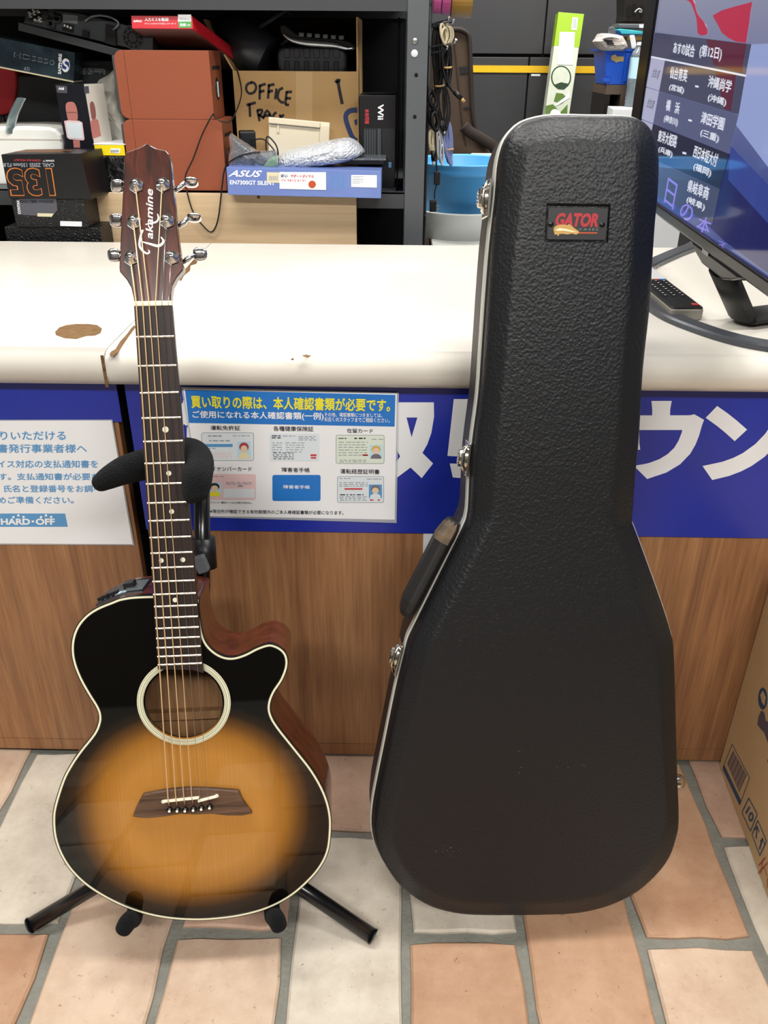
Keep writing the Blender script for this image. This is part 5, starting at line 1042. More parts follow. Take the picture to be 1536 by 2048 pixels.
# ------------------------------------------------------------------ cables hung on hooks beside the steel post
mat('cable_beige', '#c9bd9c', .5); mat('cable_white', '#c7cbd2', .5); mat('cable_blue', '#8390c4', .5); mat('rubber_band', '#c9a36c', .6); mat('tape_pink', '#de66aa', .45); mat('tape_gold', '#a8843a', .45)
YH = 1.0
RKF = wframe(*atY(857, 250, YH)); rkx = atY(857, 250, YH).x
rck = thing('wire_rack', 'black wire side rack with chrome hooks between post and bucket', 'rack', wframe(rkx, YH, 0)); RB = wframe(rkx, YH, 0)
for dy in (0, .07, .14): MB().tube([(rkx - .002, YH + dy, .0), (rkx - .002, YH + dy, 1.7)], .0028, 8).to(RB).build('upright_wire', 'steel_grey', rck)
for z in (1.24, 1.16, 1.08, .98, .88, .8): MB().tube([(rkx - .002, YH - .02, z), (rkx - .002, YH + .2, z)], .002, 8).to(RB).build('cross_wire', 'steel_grey', rck)
hooks = []
for x, y in ((896, 40), (905, 45), (909, 85), (893, 98)):
    a = atY(866, y + 8, YH); b = atY(x, y, YH - .03); m = MB(); m.tube([V((rkx, YH + .02, a.z - .004)), a, b, b + V((.003, -.004, .006))], .0022, 8); m.to(RB).build('hook', 'chrome', rck)
def bundle(label, loops, Y, r, mt, band=None, tail=None, tip=None):
    """loops: list of (x_top, y_top, x_bottom, y_bottom, half width px)."""
    a = atY(loops[0][0], loops[0][1], Y); F = wframe(*a); o = thing('cable_bundle', label, 'cable', F, 'hung cable bundles'); r_ = random.Random(len(label))
    for i, (xt, yt, xb, yb, w) in enumerate(loops):
        Yi = Y + (i % 3 - 1) * .008; pts = []
        for k in range(14):
            t = 2 * math.pi * k / 14; f = (1 - math.cos(t)) / 2; x = xt + (xb - xt) * f + w * math.sin(t) * (1 if f < .8 else .8); y = yt + (yb - yt) * f; pts.append(atY(x, y, Yi + .006 * math.sin(t)))
        m = MB(); m.tube(cr(pts, True, 2), r, 7, closed=True); m.to(F).build('coil', mt, o)
    if band:
        x, y, w = band; m = MB(); pts = [atY(x + w * math.cos(t), y + 1.5 * math.sin(t), Y - .018 * math.sin(t)) for t in [2 * math.pi * k / 14 for k in range(14)]]; m.tube(pts, .0022, 6, closed=True); m.to(F).build('rubber_band', 'rubber_band', o)
    if tail:
        m = MB(); m.tube(cr([atY(x, y, Y - .012) for x, y in tail], False, 4), r, 7); m.to(F).build('loose_end', mt, o)
        x, y = tail[-1]; x0, y0 = tail[-2]; e = atY(x, y, Y - .012); d = (e - atY(x0, y0, Y - .012)).normalized(); m = MB(); m.tube([e - d * .004, e + d * .018], .0055, 10); m.to(F).build('plug', 'black_plastic', o); m = MB(); m.tube([e + d * .018, e + d * .028], .0038, 8); m.to(F).build('plug_tip', tip or 'alu', o)
    return o
bundle('black cable bundle tied by a low rubber band, nearest the steel post', [(873, 50, 877, 170, 9), (876, 52, 878, 186, 6), (879, 50, 876, 168, 9), (872, 60, 874, 200, 4), (881, 56, 880, 176, 7)], 1.02, .0033, 'cable_black', (877, 171, 10))
bundle('beige cable looped small on the upper chrome hook', [(884, 48, 890, 88, 5), (893, 52, 892, 90, 9), (898, 54, 896, 88, 9), (890, 56, 889, 86, 6)], .985, .0028, 'cable_beige')
bundle('black cable bundle with gold tipped plug below the beige loop', [(888, 86, 892, 135, 6), (893, 90, 894, 150, 8), (898, 92, 895, 172, 5), (891, 90, 896, 168, 8)], 1.0, .0036, 'cable_black', (894, 134, 9), [(894, 140), (896, 165), (903, 178), (911, 186)], 'rubber_band')
bundle('thin grey-black cable hanging in long loops under the other bundles', [(884, 168, 888, 258, 9), (886, 170, 890, 262, 12), (882, 172, 886, 240, 6), (888, 172, 893, 255, 4)], 1.03, .0022, 'soft_black', None, [(872, 210), (876, 235), (881, 247)], 'alu')
bundle('knotted black adapter cable at the post, above the beige leads', [(862, 182, 868, 214, 7), (866, 190, 871, 222, 8), (864, 222, 869, 256, 8), (868, 226, 872, 262, 6)], .98, .0042, 'cable_black')
bundle('short beige leads with white plugs beside the post', [(861, 262, 862, 302, 2.5), (868, 262, 868, 308, 3)], .985, .0036, 'cable_beige', None, [(865, 290), (866, 305)], 'cable_white')
bundle('bluish white cable bundle hanging into the blue bucket', [(893, 248, 896, 318, 6), (897, 246, 900, 322, 5), (890, 258, 898, 325, 5), (888, 262, 902, 330, 4)], 1.05, .0035, 'cable_blue', (897, 298, 9))
bundle('white thin cable tangle between beige leads and blue cables', [(876, 262, 878, 318, 4), (880, 268, 882, 325, 5), (874, 280, 872, 322, 4), (884, 290, 884, 330, 3)], 1.02, .0022, 'cable_white')
ic = cable('inline_cord', 'black cord with inline box and small plug dangling before the blue bucket', [(871, 262, .98), (872, 300, .975), (873, 335, .975), (874, 345, .975)], .0018)
p = atY(874, 357, .975); m = MB(); F = wframe(*atY(871, 262, .98)); m.box((p.x - .007, p.y - .006, p.z - .014), (p.x + .007, p.y + .006, p.z + .016)); m.to(F).build('inline_box', 'black_plastic', ic, bevel=.002)
m = MB(); m.tube(cr([atY(874, 368, .975), atY(870, 382, .975), atY(869, 398, .975)], False, 4), .0016, 7); m.to(F).build('lower_cord', 'cable_black', ic); p = atY(866, 411, .975); m = MB(); m.box((p.x - .008, p.y - .007, p.z - .014), (p.x + .008, p.y + .007, p.z + .012)); m.to(F).build('plug', 'black_plastic', ic, bevel=.002)
m = MB(); m.box((p.x + .008, p.y - .001, p.z - .010), (p.x + .015, p.y + .001, p.z - .007)); m.box((p.x + .008, p.y - .001, p.z - .002), (p.x + .015, p.y + .001, p.z + .001)); m.to(F).build('plug_pin', 'alu', ic)
def roll(label, x0, x1, yb, Y, rad, mt):
    a = atY(x0, yb, Y); b = atY(x1, yb, Y); F = wframe(a.x, Y, a.z); o = thing('tape_roll', label, 'tape', F, 'tape rolls'); w = b.x - a.x
    m = MB(); m.lathe([(rad * .62, 0), (rad, 0), (rad, w), (rad * .62, w), (rad * .62, 0)], (0, .0, rad), 40, 'x', smooth=False); m.build('tape', mt, o)
    m = MB(); m.lathe([(rad * .56, -.0005), (rad * .62, -.0005), (rad * .62, w + .0005), (rad * .56, w + .0005), (rad * .56, -.0005)], (0, 0, rad), 40, 'x', smooth=False); m.build('core', 'cardboard', o); return o
roll('pink tape roll nearest the steel post', 866, 881, 27, 1.0, .05, 'tape_pink'); roll('darker pink tape roll beside the gold one', 882.5, 899, 29, 1.0, .05, mat('tape_pink2', '#cb5798', .45)); roll('wide gold tape roll at the top edge', 901, 941, 37, 1.06, .055, 'tape_gold')
zr = atY(882, 27, 1.0).z
MB().tube([(rkx, 1.0, zr + .074), (atY(945, 10, 1.0).x, 1.0, zr + .076)], .004, 8).to(RB).build('roll_bar', 'chrome', rck)
MB().tube([(rkx, 1.06, atY(920, 37, 1.06).z + .083), (atY(945, 10, 1.06).x, 1.06, atY(920, 37, 1.06).z + .085)], .004, 8).to(RB).build('roll_bar', 'chrome', rck)

# ------------------------------------------------------------------ bucket, white tub, gig bag, boxes further back
mat('bucket_blue', '#55a9ea', .35); mat('tub_white', '#e6e8e5', .4); mat('gig_brown', '#4b3a2c', .8, bump=('noise', 300, .4, .002)); mat('gig_dark', '#2b211b', .7)
ZB = atY(900, 480, 1.35).z; bx = atY(925, 400, 1.35).x
SBF = wframe(bx, 1.45, 0); sbn = thing('storage_table', 'pale narrow table carrying the white tub and blue bucket', 'table', SBF)
MB().box((rkx + .03, 1.18, ZB - .02), (bx + .5, 1.85, ZB)).to(SBF).build('table_top', 'tub_white', sbn, bevel=.002)
for x in (rkx + .04, bx + .45):
    for y in (1.2, 1.8): MB().box((x, y, 0), (x + .03, y + .03, ZB - .02)).to(SBF).build('leg', 'steel_grey', sbn)
TBF = wframe(bx, 1.47, ZB); tb = thing('tub', 'shallow white plastic tub under the blue bucket', 'tub', TBF)
zt = atY(925, 424, 1.35).z - ZB
rr1 = circ(.012, 0, .140, 40); rr2 = circ(.012, 0, .158, 40); m = MB(); m.loft([[(x, y, .0) for x, y in rr1], [(x, y, zt * .93) for x, y in rr2], [(x * 1.04, y * 1.04, zt * .95) for x, y in rr2], [(x * 1.04, y * 1.04, zt) for x, y in rr2], [(x * .97, y * .97, zt) for x, y in rr2], [(x * .95, y * .95, .004) for x, y in rr1]], True); m.cap([(x, y, 0) for x, y in rr1], True); m.cap([(x * .95, y * .95, .004) for x, y in rr1]); m.build('basin', 'tub_white', tb)
KZ = ZB + .006; hbk = atY(925, 330, 1.35).z - KZ
KBF = wframe(bx + .012, 1.47, KZ); kbk = thing('bucket', 'sky blue plastic bucket sitting in the white tub', 'bucket', KBF); R1 = .148
m = MB(); m.lathe([(.0001, 0), (R1 * .78, 0), (R1 * .80, .004), (R1 * .955, hbk * .84), (R1 * .97, hbk * .84), (R1 * .985, hbk * .90), (R1 * .985, hbk * .96), (R1 * 1.02, hbk * .985), (R1 * 1.02, hbk), (R1 * .99, hbk + .002), (R1 * .96, hbk * .985), (R1 * .77, .006), (.0001, .006)], (0, 0, 0), 48); m.build('pail', 'bucket_blue', kbk)
wbx = atY(930, 318, 1.75); pbF = wframe(wbx.x + .06, 1.75, ZB); pk = thing('white_packet', 'white packet edge peeking over the bucket rim', 'packet', pbF); MB().box((-.04, -.02, 0), (.10, .04, atY(930, 310, 1.73).z - ZB)).build('packet', 'print_white', pk, bevel=.004)
# brown gig bag, leaning away
def gpx(x, y): return (850 + x / 6.206, y / 6.206)
GB = facing((atY(*gpx(430, 1700), 2.2).x, 2.25, 0), yaw=8, lean=3); gb = thing('gig_bag', 'brown padded gig bag standing behind the hanging cables', 'bag', GB)
ol = [GB.px(*gpx(x, y)) for x, y in ((130, 470), (190, 395), (400, 365), (500, 400), (545, 470), (560, 700), (575, 1100), (590, 1400), (640, 1640), (760, 1800))]
ol2 = ol + [(ol[-1][0] + .06, ol[-1][1] - .25), (ol[-1][0] + .03, .04), (ol[0][0] - .05, .04), (ol[0][0] - .07, .35), (ol[0][0] - .01, ol[-1][1] - .05)]
m = MB(); m.prism([tuple(p) for p in cr(ol2, True, 4)], -.12, 0); m.build('shell', 'gig_brown', gb, bevel=.012, seg=3)
m = MB(); m.tube([V(tuple(p) + (.001,)) for p in cr([o_ for o_ in ol], False, 4)], .009, 8); m.build('piping', 'gig_dark', gb)
patch_px(gb, GB, 'zip_line', [gpx(*p) for p in ((345, 420), (362, 420), (480, 1600), (520, 1800), (500, 1800), (455, 1550))], 'gig_dark', h=.002, t=.0015); patch_px(gb, GB, 'strap', [gpx(*p) for p in ((430, 830), (552, 820), (556, 905), (440, 920))], 'leather_black', h=.002, t=.0015)
patch_px(gb, GB, 'strap', [gpx(*p) for p in ((480, 1330), (585, 1325), (590, 1352), (484, 1358))], 'leather_black', h=.002, t=.0015)
m = MB(); pts = [GB.px3(*gpx(x, y), .03) for x, y in ((480, 1560), (560, 1640), (700, 1720), (850, 1820), (900, 1960))]; m.tube(cr(pts, False, 4), .02, 8, squash=(1, .3)); m.build('shoulder_strap', 'gig_dark', gb)
# tall green and white carton leaning on the cabinets
c3 = lambda x, y: (800 + x / 3.072, y / 3.072)
mat('carton_green', '#9cc22e', .45); mat('carton_white', '#d8ddd0', .45, vary=('#c3ccb4', 9, (1, 1, 1), .6)); mat('leaf_green', '#5c7a34', .5); mat('leaf_dark', '#27402a', .5)
GYv = 2.72; gbl = atY(*c3(890, 700), GYv); gtl = atY(*c3(975, 75), GYv + .10)
GC = Frame((gbl.x - (gtl.x - gbl.x) * gbl.z / (gtl.z - gbl.z) * .0, GYv, 0), (1, 0, 0), (0, .095, 1))
roll_ = math.atan2(GC.px(*c3(975, 75))[0] - GC.px(*c3(890, 700))[0], GC.px(*c3(975, 75))[1] - GC.px(*c3(890, 700))[1])
ey_ = GC.ey * math.cos(roll_) + GC.ex * math.sin(roll_); ex_ = GC.ex * math.cos(roll_) - GC.ey * math.sin(roll_); tl_ = GC.O + GC.ex * GC.px(*c3(975, 75))[0] + GC.ey * GC.px(*c3(975, 75))[1]
Lg = (tl_.z - .02) / ey_.z; GC = Frame(tl_ - ey_ * Lg, ex_, ey_)
gc = thing('tall_carton', 'tall narrow lime green and white carton leaning on the dark cabinets', 'box', GC)
gw_ = GC.px(*c3(1130, 90))[0]; gy0 = GC.px(*c3(950, 280))[1]
MB().box((0, 0, -.07), (gw_, Lg, 0)).build('carton', 'carton_white', gc, bevel=.002); MB().box((-.0006, gy0, -.0706), (gw_ + .0006, Lg + .0006, .0006)).build('green_top', 'carton_green', gc, bevel=.001)
patch_px(gc, GC, 'barcode_label', [c3(1060, 106), c3(1094, 108), c3(1086, 186), c3(1052, 182)], 'print_white', h=.0014); patch_px(gc, GC, 'white_panel', [c3(982, 196), c3(1076, 198), c3(1060, 400), c3(968, 396)], 'print_white', h=.0014)
for i in range(7): patch_px(gc, GC, 'barcode_bar', [c3(1062, 118 + i * 8), c3(1086, 119 + i * 8), c3(1085, 122 + i * 8), c3(1061, 121 + i * 8)], 'ink_grey', h=.0018)
dk = patch_px(gc, GC, 'seal_ring', [c3(*p) for p in circ(990, 475, 62, 28, 72)], 'leaf_dark', h=.0012); patch_px(dk, GC, 'seal_disc', [c3(*p) for p in circ(990, 475, 54, 28, 64)], 'carton_white', h=.0016); patch_px(dk, GC, 'seal_bottom', [c3(*p) for p in ((950, 520), (990, 505), (1036, 515), (1010, 548), (970, 545))], 'leaf_dark', h=.0020)
patch_px(gc, GC, 'leaf_print', [c3(*p) for p in ((945, 620), (960, 570), (1000, 575), (1030, 605), (990, 640))], 'leaf_green', h=.0012); patch_px(gc, GC, 'leaf_print', [c3(*p) for p in ((895, 650), (940, 640), (985, 690), (1030, 640), (1025, 760), (890, 760))], 'leaf_green', h=.0010); patch_px(gc, GC, 'flower_print', [c3(*p) for p in ((925, 690), (950, 670), (985, 690), (992, 760), (915, 760))], 'print_white', h=.0014, smooth=3)
patch_px(gc, GC, 'white_stem', [c3(*p) for p in ((1010, 600), (1040, 560), (1044, 600), (980, 640), (950, 655), (960, 635))], 'print_white', h=.0016)
# blue crate on a small brown stand, with papers, tools and a bottle
c9 = lambda x, y: (1180 + x / 8.193, y / 8.193)
mat('crate_blue', '#1353c4', .4); mat('stand_brown', '#5a4a3e', .6); mat('stand_dark', '#140e0b', .8); mat('newsprint', '#cdc3b9', .7, vary=('#8d8682', 70, (1, 3, 1), .5)); mat('teal', '#3fb9c0', .5); mat('tape_torn', '#b39a63', .7); mat('bottle', '#cfe0ea', .08, trans=.75)
YC = 2.1
BS = facing_px(*c9(270, 1390), YC); bsz = BS.O.z; BSF = facing((BS.O.x, YC, 0)); bst = thing('stand', 'small brown open-fronted stand carrying the blue crate', 'stand', BSF); bsw = BS.px(*c9(680, 1400))[0]
sd = .22
MB().box((0, bsz - .03, -sd), (bsw, bsz, 0)).build('top', 'stand_brown', bst, bevel=.001); MB().box((bsw * .62, 0, -sd), (bsw, bsz - .03, 0)).build('side_panel', 'stand_brown', bst); MB().box((0, 0, -sd), (.018, bsz - .03, -.002)).build('side_panel', 'stand_dark', bst); MB().box((.018, 0, -sd), (bsw * .62, bsz - .03, -sd + .01)).build('back', 'stand_dark', bst)
CB = facing_px(*c9(300, 1330), YC - .005); CB = facing((CB.O.x, YC - .005, bsz + .0004)); cb = thing('crate', 'bright blue plastic crate holding rolled newspaper, torn tape on its front', 'crate', CB)
q = [CB.px(*c9(x, y)) for x, y in ((275, 1330), (690, 1345), (740, 800), (245, 800))]; hC = q[3][1]
def ring_(dx, v, d0, d1): t = v / hC; xl = q[0][0] + (q[3][0] - q[0][0]) * t; xr = q[1][0] + (q[2][0] - q[1][0]) * t; return [(xl + dx, v, -d1), (xr - dx, v, -d1), (xr - dx, v, -d0), (xl + dx, v, -d0)]
m = MB(); m.loft([list(reversed(r)) for r in (ring_(0, 0.001, .006, .18), ring_(0, hC * .93, -.004, .19), ring_(-.012, hC * .94, -.014, .20), ring_(-.012, hC, -.014, .20), ring_(.006, hC, .002, .185), ring_(.006, .008, .012, .17))], False); m.cap(list(ring_(0, 0.001, .006, .18))); m.cap(list(reversed(ring_(.006, .008, .012, .17)))); m.build('tub', 'crate_blue', cb)
xa = q[0][0] + (q[1][0] - q[0][0]) * .60; MB().box((xa, .01, -.01), (xa + .016, hC * .92, .006)).build('rib', 'crate_blue', cb, bevel=.002); MB().box((q[0][0] - .012, .008, -.03), (q[0][0] + .012, .02, .004)).build('foot_lug', 'crate_blue', cb, bevel=.002)
patch_px(cb, CB, 'torn_tape', [c9(*p) for p in ((345, 925), (370, 905), (420, 890), (440, 925), (555, 925), (550, 1005), (470, 1010), (430, 1028), (400, 1000), (350, 985))], 'tape_torn', h=.005, t=.0008)
NP = facing_px(*c9(150, 780), YC - .05); npz = thing('newspaper', 'crumpled rolled newspaper stuffed in the blue crate', 'newspaper', NP); r_ = random.Random(2)
ol_ = [NP.px(*c9(x, y)) for x, y in ((100, 680), (150, 620), (200, 545), (330, 545), (450, 560), (560, 590), (620, 690), (655, 775), (560, 830), (250, 830), (170, 770))]
rings = []
for s, hh in ((.9, -.10), (1, -.06), (1, -.02), (.8, .01), (.5, .02)):
    cx = sum(p[0] for p in ol_) / len(ol_); cy = sum(p[1] for p in ol_) / len(ol_); rings.append([(cx + (x - cx) * s, cy + (y - cy) * s, hh + r_.uniform(-.006, .006)) for x, y in ol_])
m = MB(); m.loft(rings, False); m.cap(rings[-1]); m.cap(rings[0], True); m.build('paper', 'newsprint', npz)
for i in range(3): patch_px(npz, NP, 'headline', [c9(220 + i * 30, 640 + i * 38), c9(370 + i * 20, 660 + i * 40), c9(380 + i * 20, 676 + i * 40), c9(225 + i * 30, 656 + i * 38)], 'ink_black', h=.028, t=.012)
def stick(name, label, cat, pts, w, mt, Y, depth=.03):
    F = facing_px(*c9(*pts[0]), Y); o = thing(name, label, cat, F); p = [F.px(*c9(*q_)) for q_ in pts]; m = MB(); m.prism(p, -depth, 0); m.build('body', mt, o, bevel=min(.003, depth / 4)); return o, F
stick('dark_handle', 'dark grey tool handle poking out beside the newspaper', 'tool', [(325, 470), (345, 435), (385, 432), (412, 470), (430, 600), (335, 600)], 0, 'grey_plastic', YC - .04)
stick('white_tag', 'white folded card standing in the crate', 'card', [(655, 575), (730, 572), (768, 750), (745, 800), (690, 800), (685, 745)], 0, 'print_white', YC - .03, .012)
BX, _ = stick('black_rack', 'black cable rack hanging at the top beside the television', 'rack', [(560, -160), (985, -160), (950, 370), (540, 360), (560, 250)], 0, 'stand_dark', YC + .15, .12)
for i, (x, y) in enumerate(((640, 90), (730, 60), (850, 90))): patch_px(BX, _, 'slot', [c9(x - 35, y), c9(x + 35, y), c9(x + 30, y + 180), c9(x - 30, y + 180)], 'hole_black', h=.002)
for a in (((730, 210), (790, 150), (840, 160)), ((800, 190), (850, 200), (840, 165))): 
    m = MB(); m.tube(cr([_.px3(*c9(*p), .008) for p in a], False, 4), .003, 7); m.build('clip', 'alu', BX)
SH = facing_px(*c9(470, 640), YC + .1); shf = thing('wall_shelf', 'short ochre shelf board beside the television', 'shelf', SH); sw_ = SH.px(*c9(1000, 640))[0]; MB().box((.03, SH.px(*c9(600, 640))[1] - .004, -.15), (sw_ + .1, SH.px(*c9(600, 600))[1], 0)).build('board', mat('ochre', '#8a6a2c', .6), shf); MB().box((sw_ + .02, -SH.O.z, -.15), (sw_ + .05, SH.px(*c9(600, 640))[1] - .004, -.02)).build('support', 'stand_dark', shf)
zsh = SH.O.z + SH.px(*c9(600, 600))[1]
stick('teal_file', 'turquoise soft file lying on the ochre shelf', 'file', [(440, 490), (500, 466), (700, 490), (900, 515), (915, 545), (870, 565), (520, 562), (490, 525)], 0, 'teal', YC + .09, .1)
GS, gF = stick('grey_box', 'flat grey box with white end on the turquoise file', 'box', [(465, 390), (945, 395), (940, 470), (475, 462)], 0, 'grey_plastic', YC + .09, .1); patch_px(GS, gF, 'white_end', [c9(805, 396), c9(940, 396), c9(936, 460), c9(805, 456)], 'print_white', h=.003)
PTz = atY(*c9(690, 1745), YC - .06); BTF = wframe(PTz.x + .005, YC - .06, PTz.z); bt = thing('water_bottle', 'clear plastic water bottle with pale blue label beside the blue crate', 'bottle', BTF)
hB = atY(*c9(850, 690), YC - .06).z - PTz.z; rB = .033
m = MB(); pr = [(.0001, 0), (rB * .9, 0), (rB, .008)]
for i in range(5): z = hB * (.06 + .06 * i); pr += [(rB * .9, z), (rB, z + hB * .03)]
pr += [(rB, hB * .42), (rB * .96, hB * .46), (rB * .96, hB * .76), (rB, hB * .78), (rB * .8, hB * .86), (rB * .42, hB * .93), (rB * .42, hB * .97)]
m.lathe(pr, (0, 0, 0), 24); m.build('body', 'bottle', bt); m = MB(); m.lathe([(rB * .975, hB * .44), (rB * .985, hB * .46), (rB * .985, hB * .76), (rB * .975, hB * .78)], (0, 0, 0), 24); m.build('label', 'ink_cyan', bt); m = MB(); m.lathe([(rB * .5, hB * .95), (rB * .5, hB), (.0001, hB)], (0, 0, 0), 18); m.build('cap', 'print_white', bt)
WBx = facing_px(*c9(425, 1860), YC - .15); WBx = facing((WBx.O.x, YC - .19, 0), yaw=-6); wbx_ = thing('white_carton', 'white carton top edge just above the black case', 'box', WBx); wtop = WBx.px(*c9(430, 1775))[1]; MB().box((-.02, 0, -.16), (.26, PTz.z - .0005, 0)).build('carton', 'print_white', wbx_, bevel=.002)

# ------------------------------------------------------------------ television on the right counter
ZTV = .890
t1 = atZ(1245, 378, ZTV); t2 = atZ(1536, 591.5, ZTV); tvx = (t2 - t1); tvx.z = 0; tvx.normalize()
tvx0 = tvx
TV = Frame(t1, tvx, (0, 0, 1)); TW, TH = 1.16, .70
tv = thing('television', 'large flat television on the counter showing a baseball fixture list', 'television', TV)
mat('bezel', '#0b0b0d', .18, spec=.6); mat('bezel_bronze', '#1a1715', .25, metal=.2); mat('tv_dark', '#111114', .5); mat('stand_grey', '#4b4e55', .28, metal=.2)
bz0 = TV.px(1400, 464)[1]; bl = TV.px(1281.8, 242)[0]
MB().box((0, 0, -.05), (TW, TH, -.006)).build('back_housing', 'tv_dark', tv, bevel=.004)
MB().box((0, 0, -.0065), (TW, bz0, .004)).build('lower_bezel', 'bezel_bronze', tv, bevel=.003); MB().box((0, bz0, -.0065), (max(.010, bl), TH, .003)).build('side_bezel', 'bezel', tv, bevel=.002); MB().box((TW - .012, bz0, -.0065), (TW, TH, .003)).build('side_bezel', 'bezel', tv, bevel=.002); MB().box((bl, TH - .012, -.0065), (TW - .012, TH, .003)).build('upper_bezel', 'bezel', tv, bevel=.002)
def mat_screen(name, c, s=1.0, c2=None, axis=0, lo=0, hi=1):
    m = bpy.data.materials.new(name); m.use_nodes = True; N = m.node_tree.nodes; L = m.node_tree.links; p = N['Principled BSDF']
    p.inputs['Base Color'].default_value = (.006, .006, .008, 1); p.inputs['Roughness'].default_value = .06; p.inputs['Emission Strength'].default_value = s; p.inputs['Emission Color'].default_value = lin(c)
    if c2:
        tc = N.new('ShaderNodeTexCoord'); sp_ = N.new('ShaderNodeSeparateXYZ'); L.new(tc.outputs['Object'], sp_.inputs[0]); mr = N.new('ShaderNodeMapRange'); mr.inputs[1].default_value = lo; mr.inputs[2].default_value = hi; L.new(sp_.outputs[axis], mr.inputs[0])
        mx = N.new('ShaderNodeMix'); mx.data_type = 'RGBA'; mx.inputs[6].default_value = lin(c); mx.inputs[7].default_value = lin(c2); L.new(mr.outputs[0], mx.inputs[0]); L.new(mx.outputs[2], p.inputs['Emission Color'])
    M[name] = m
SS = .95
mat_screen('scr_sky', '#444f88', SS, '#9193a6', 1, bz0 + .1, TH * .55); mat_screen('scr_pale', '#8f9ccb', SS); mat_screen('scr_navy', '#20245a', SS); mat_screen('scr_panel', '#45475f', SS); mat_screen('scr_panel_dark', '#23253c', SS); mat_screen('scr_cell', '#a9abc6', SS); mat_screen('scr_red', '#b32a48', SS); mat_screen('scr_maroon', '#5a2338', SS); mat_screen('scr_white', '#dfe2ee', SS); mat_screen('scr_violet', '#8a80dc', SS); mat_screen('scr_ink', '#2b2d48', SS); mat_screen('scr_blue', '#34438a', SS); mat_screen('scr_haze', '#565b7c', SS)
MB().box((bl, bz0, -.006), (TW - .012, TH - .012, -.002)).build('screen', 'scr_sky', tv); scr = tv.children[-1]
def tp(name, pts, mt, h, smooth=0):
    p = [TV.px(*c4(*q), h) for q in pts]
    if smooth: p = [tuple(q) for q in cr(p, True, smooth)]
    m = MB(); m.prism(p, h - .00015, h); return m.build(name, mt, scr)
c4 = lambda x, y: (1136 + x / 3.84, y / 3.84)
tp('picture_light', [(1290, 960), (1240, 350), (1410, 340), (1640, 330), (1640, 1420)], 'scr_pale', -.0016); tp('picture_field', [(540, 1240), (640, 1180), (700, 1250), (1240, 1180), (1540, 1420), (1540, 2100), (1200, 1850)], 'scr_navy', -.0016); tp('picture_stripe', [(1250, 1120), (1540, 1420), (1540, 1720), (1230, 1380)], 'scr_blue', -.0014)
tp('picture_brush', [(1110, 120), (1180, 80), (1280, 50), (1415, 15), (1400, 90), (1390, 180), (1365, 330), (1290, 320), (1230, 290), (1180, 250), (1150, 190)], 'scr_red', -.0013); tp('picture_brush', [(900, 0), (960, 0), (990, 100), (1050, 180), (1070, 260), (1000, 260), (985, 140), (940, 20)], 'scr_red', -.0013, 3)
tp('title_panel', [(668, 250), (1408, 340), (1362, 578), (640, 432)], 'scr_panel', -.0010); tp('panel_brush', [(1060, 300), (1370, 340), (1330, 560), (1290, 545), (1120, 500)], 'scr_maroon', -.0008); tp('title_rule', [(640, 430), (1365, 574), (1362, 590), (636, 442)], 'scr_white', -.0006)
tp('fixture_row', [(745, 465), (1360, 590), (1310, 880), (700, 700)], 'scr_panel', -.0010); tp('fixture_row', [(700, 702), (1310, 882), (1235, 1180), (655, 950)], 'scr_haze', -.0010); tp('fixture_row', [(655, 952), (1235, 1182), (1165, 1450), (600, 1190)], 'scr_panel_dark', -.0010); tp('fixture_row', [(600, 1192), (1165, 1452), (1110, 1720), (540, 1430)], 'scr_panel', -.0010); tp('row_brush', [(1130, 545), (1290, 575), (1250, 850), (1200, 840)], 'scr_maroon', -.0008)
tp('number_cell', [(640, 436), (742, 462), (700, 696), (600, 666)], 'scr_cell', -.0008); tp('number_cell', [(598, 672), (698, 702), (652, 948), (555, 910)], 'scr_cell', -.0008); tp('number_cell', [(553, 916), (650, 954), (640, 1010), (540, 980)], 'scr_cell', -.0008)
def tt(body, bl_, br_, tl_, mt='scr_white', bold=.02): return letter_px(scr, TV, body, c4(*bl_), c4(*br_), c4(*tl_), mt, h=-.0004, bold=bold)
tt('あすの試合', (805, 410), (965, 445), (815, 318)); tt('(第12日)', (1005, 445), (1172, 476), (1018, 340))
tt('仙台育英', (778, 600), (908, 632), (792, 508)); tt('(宮城)', (772, 695), (882, 728), (784, 640)); tt('-', (975, 668), (1000, 674), (977, 654)); tt('沖縄尚学', (1070, 668), (1245, 718), (1085, 575)); tt('(沖縄)', (1070, 780), (1208, 825), (1080, 715))
tt('横　浜', (748, 848), (848, 880), (760, 762)); tt('(神奈川)', (732, 940), (835, 978), (744, 878)); tt('-', (922, 928), (948, 936), (925, 914)); tt('津田学園', (1015, 945), (1188, 1005), (1032, 852)); tt('(三重)', (1012, 1050), (1150, 1105), (1024, 985))
tt('東洋大姫路', (685, 1085), (826, 1138), (700, 995)); tt('(兵庫)', (690, 1170), (795, 1218), (700, 1118)); tt('-', (878, 1180), (905, 1188), (880, 1164)); tt('西日本短大付', (955, 1205), (1135, 1285), (975, 1112)); tt('(福岡)', (958, 1310), (1090, 1370), (972, 1245)); tt('県岐阜商', (912, 1470), (1070, 1540), (928, 1375)); tt('(岐阜)', (905, 1560), (1040, 1630), (920, 1500))
tt('第1試合', (690, 612), (640, 590), (712, 540), 'scr_ink', .0); tt('第2試合', (650, 845), (600, 822), (672, 772), 'scr_ink', .0)
c5 = lambda x, y: ((1186 + x / 4.389 - 1136) * 3.84, (350 + y / 4.389) * 3.84)
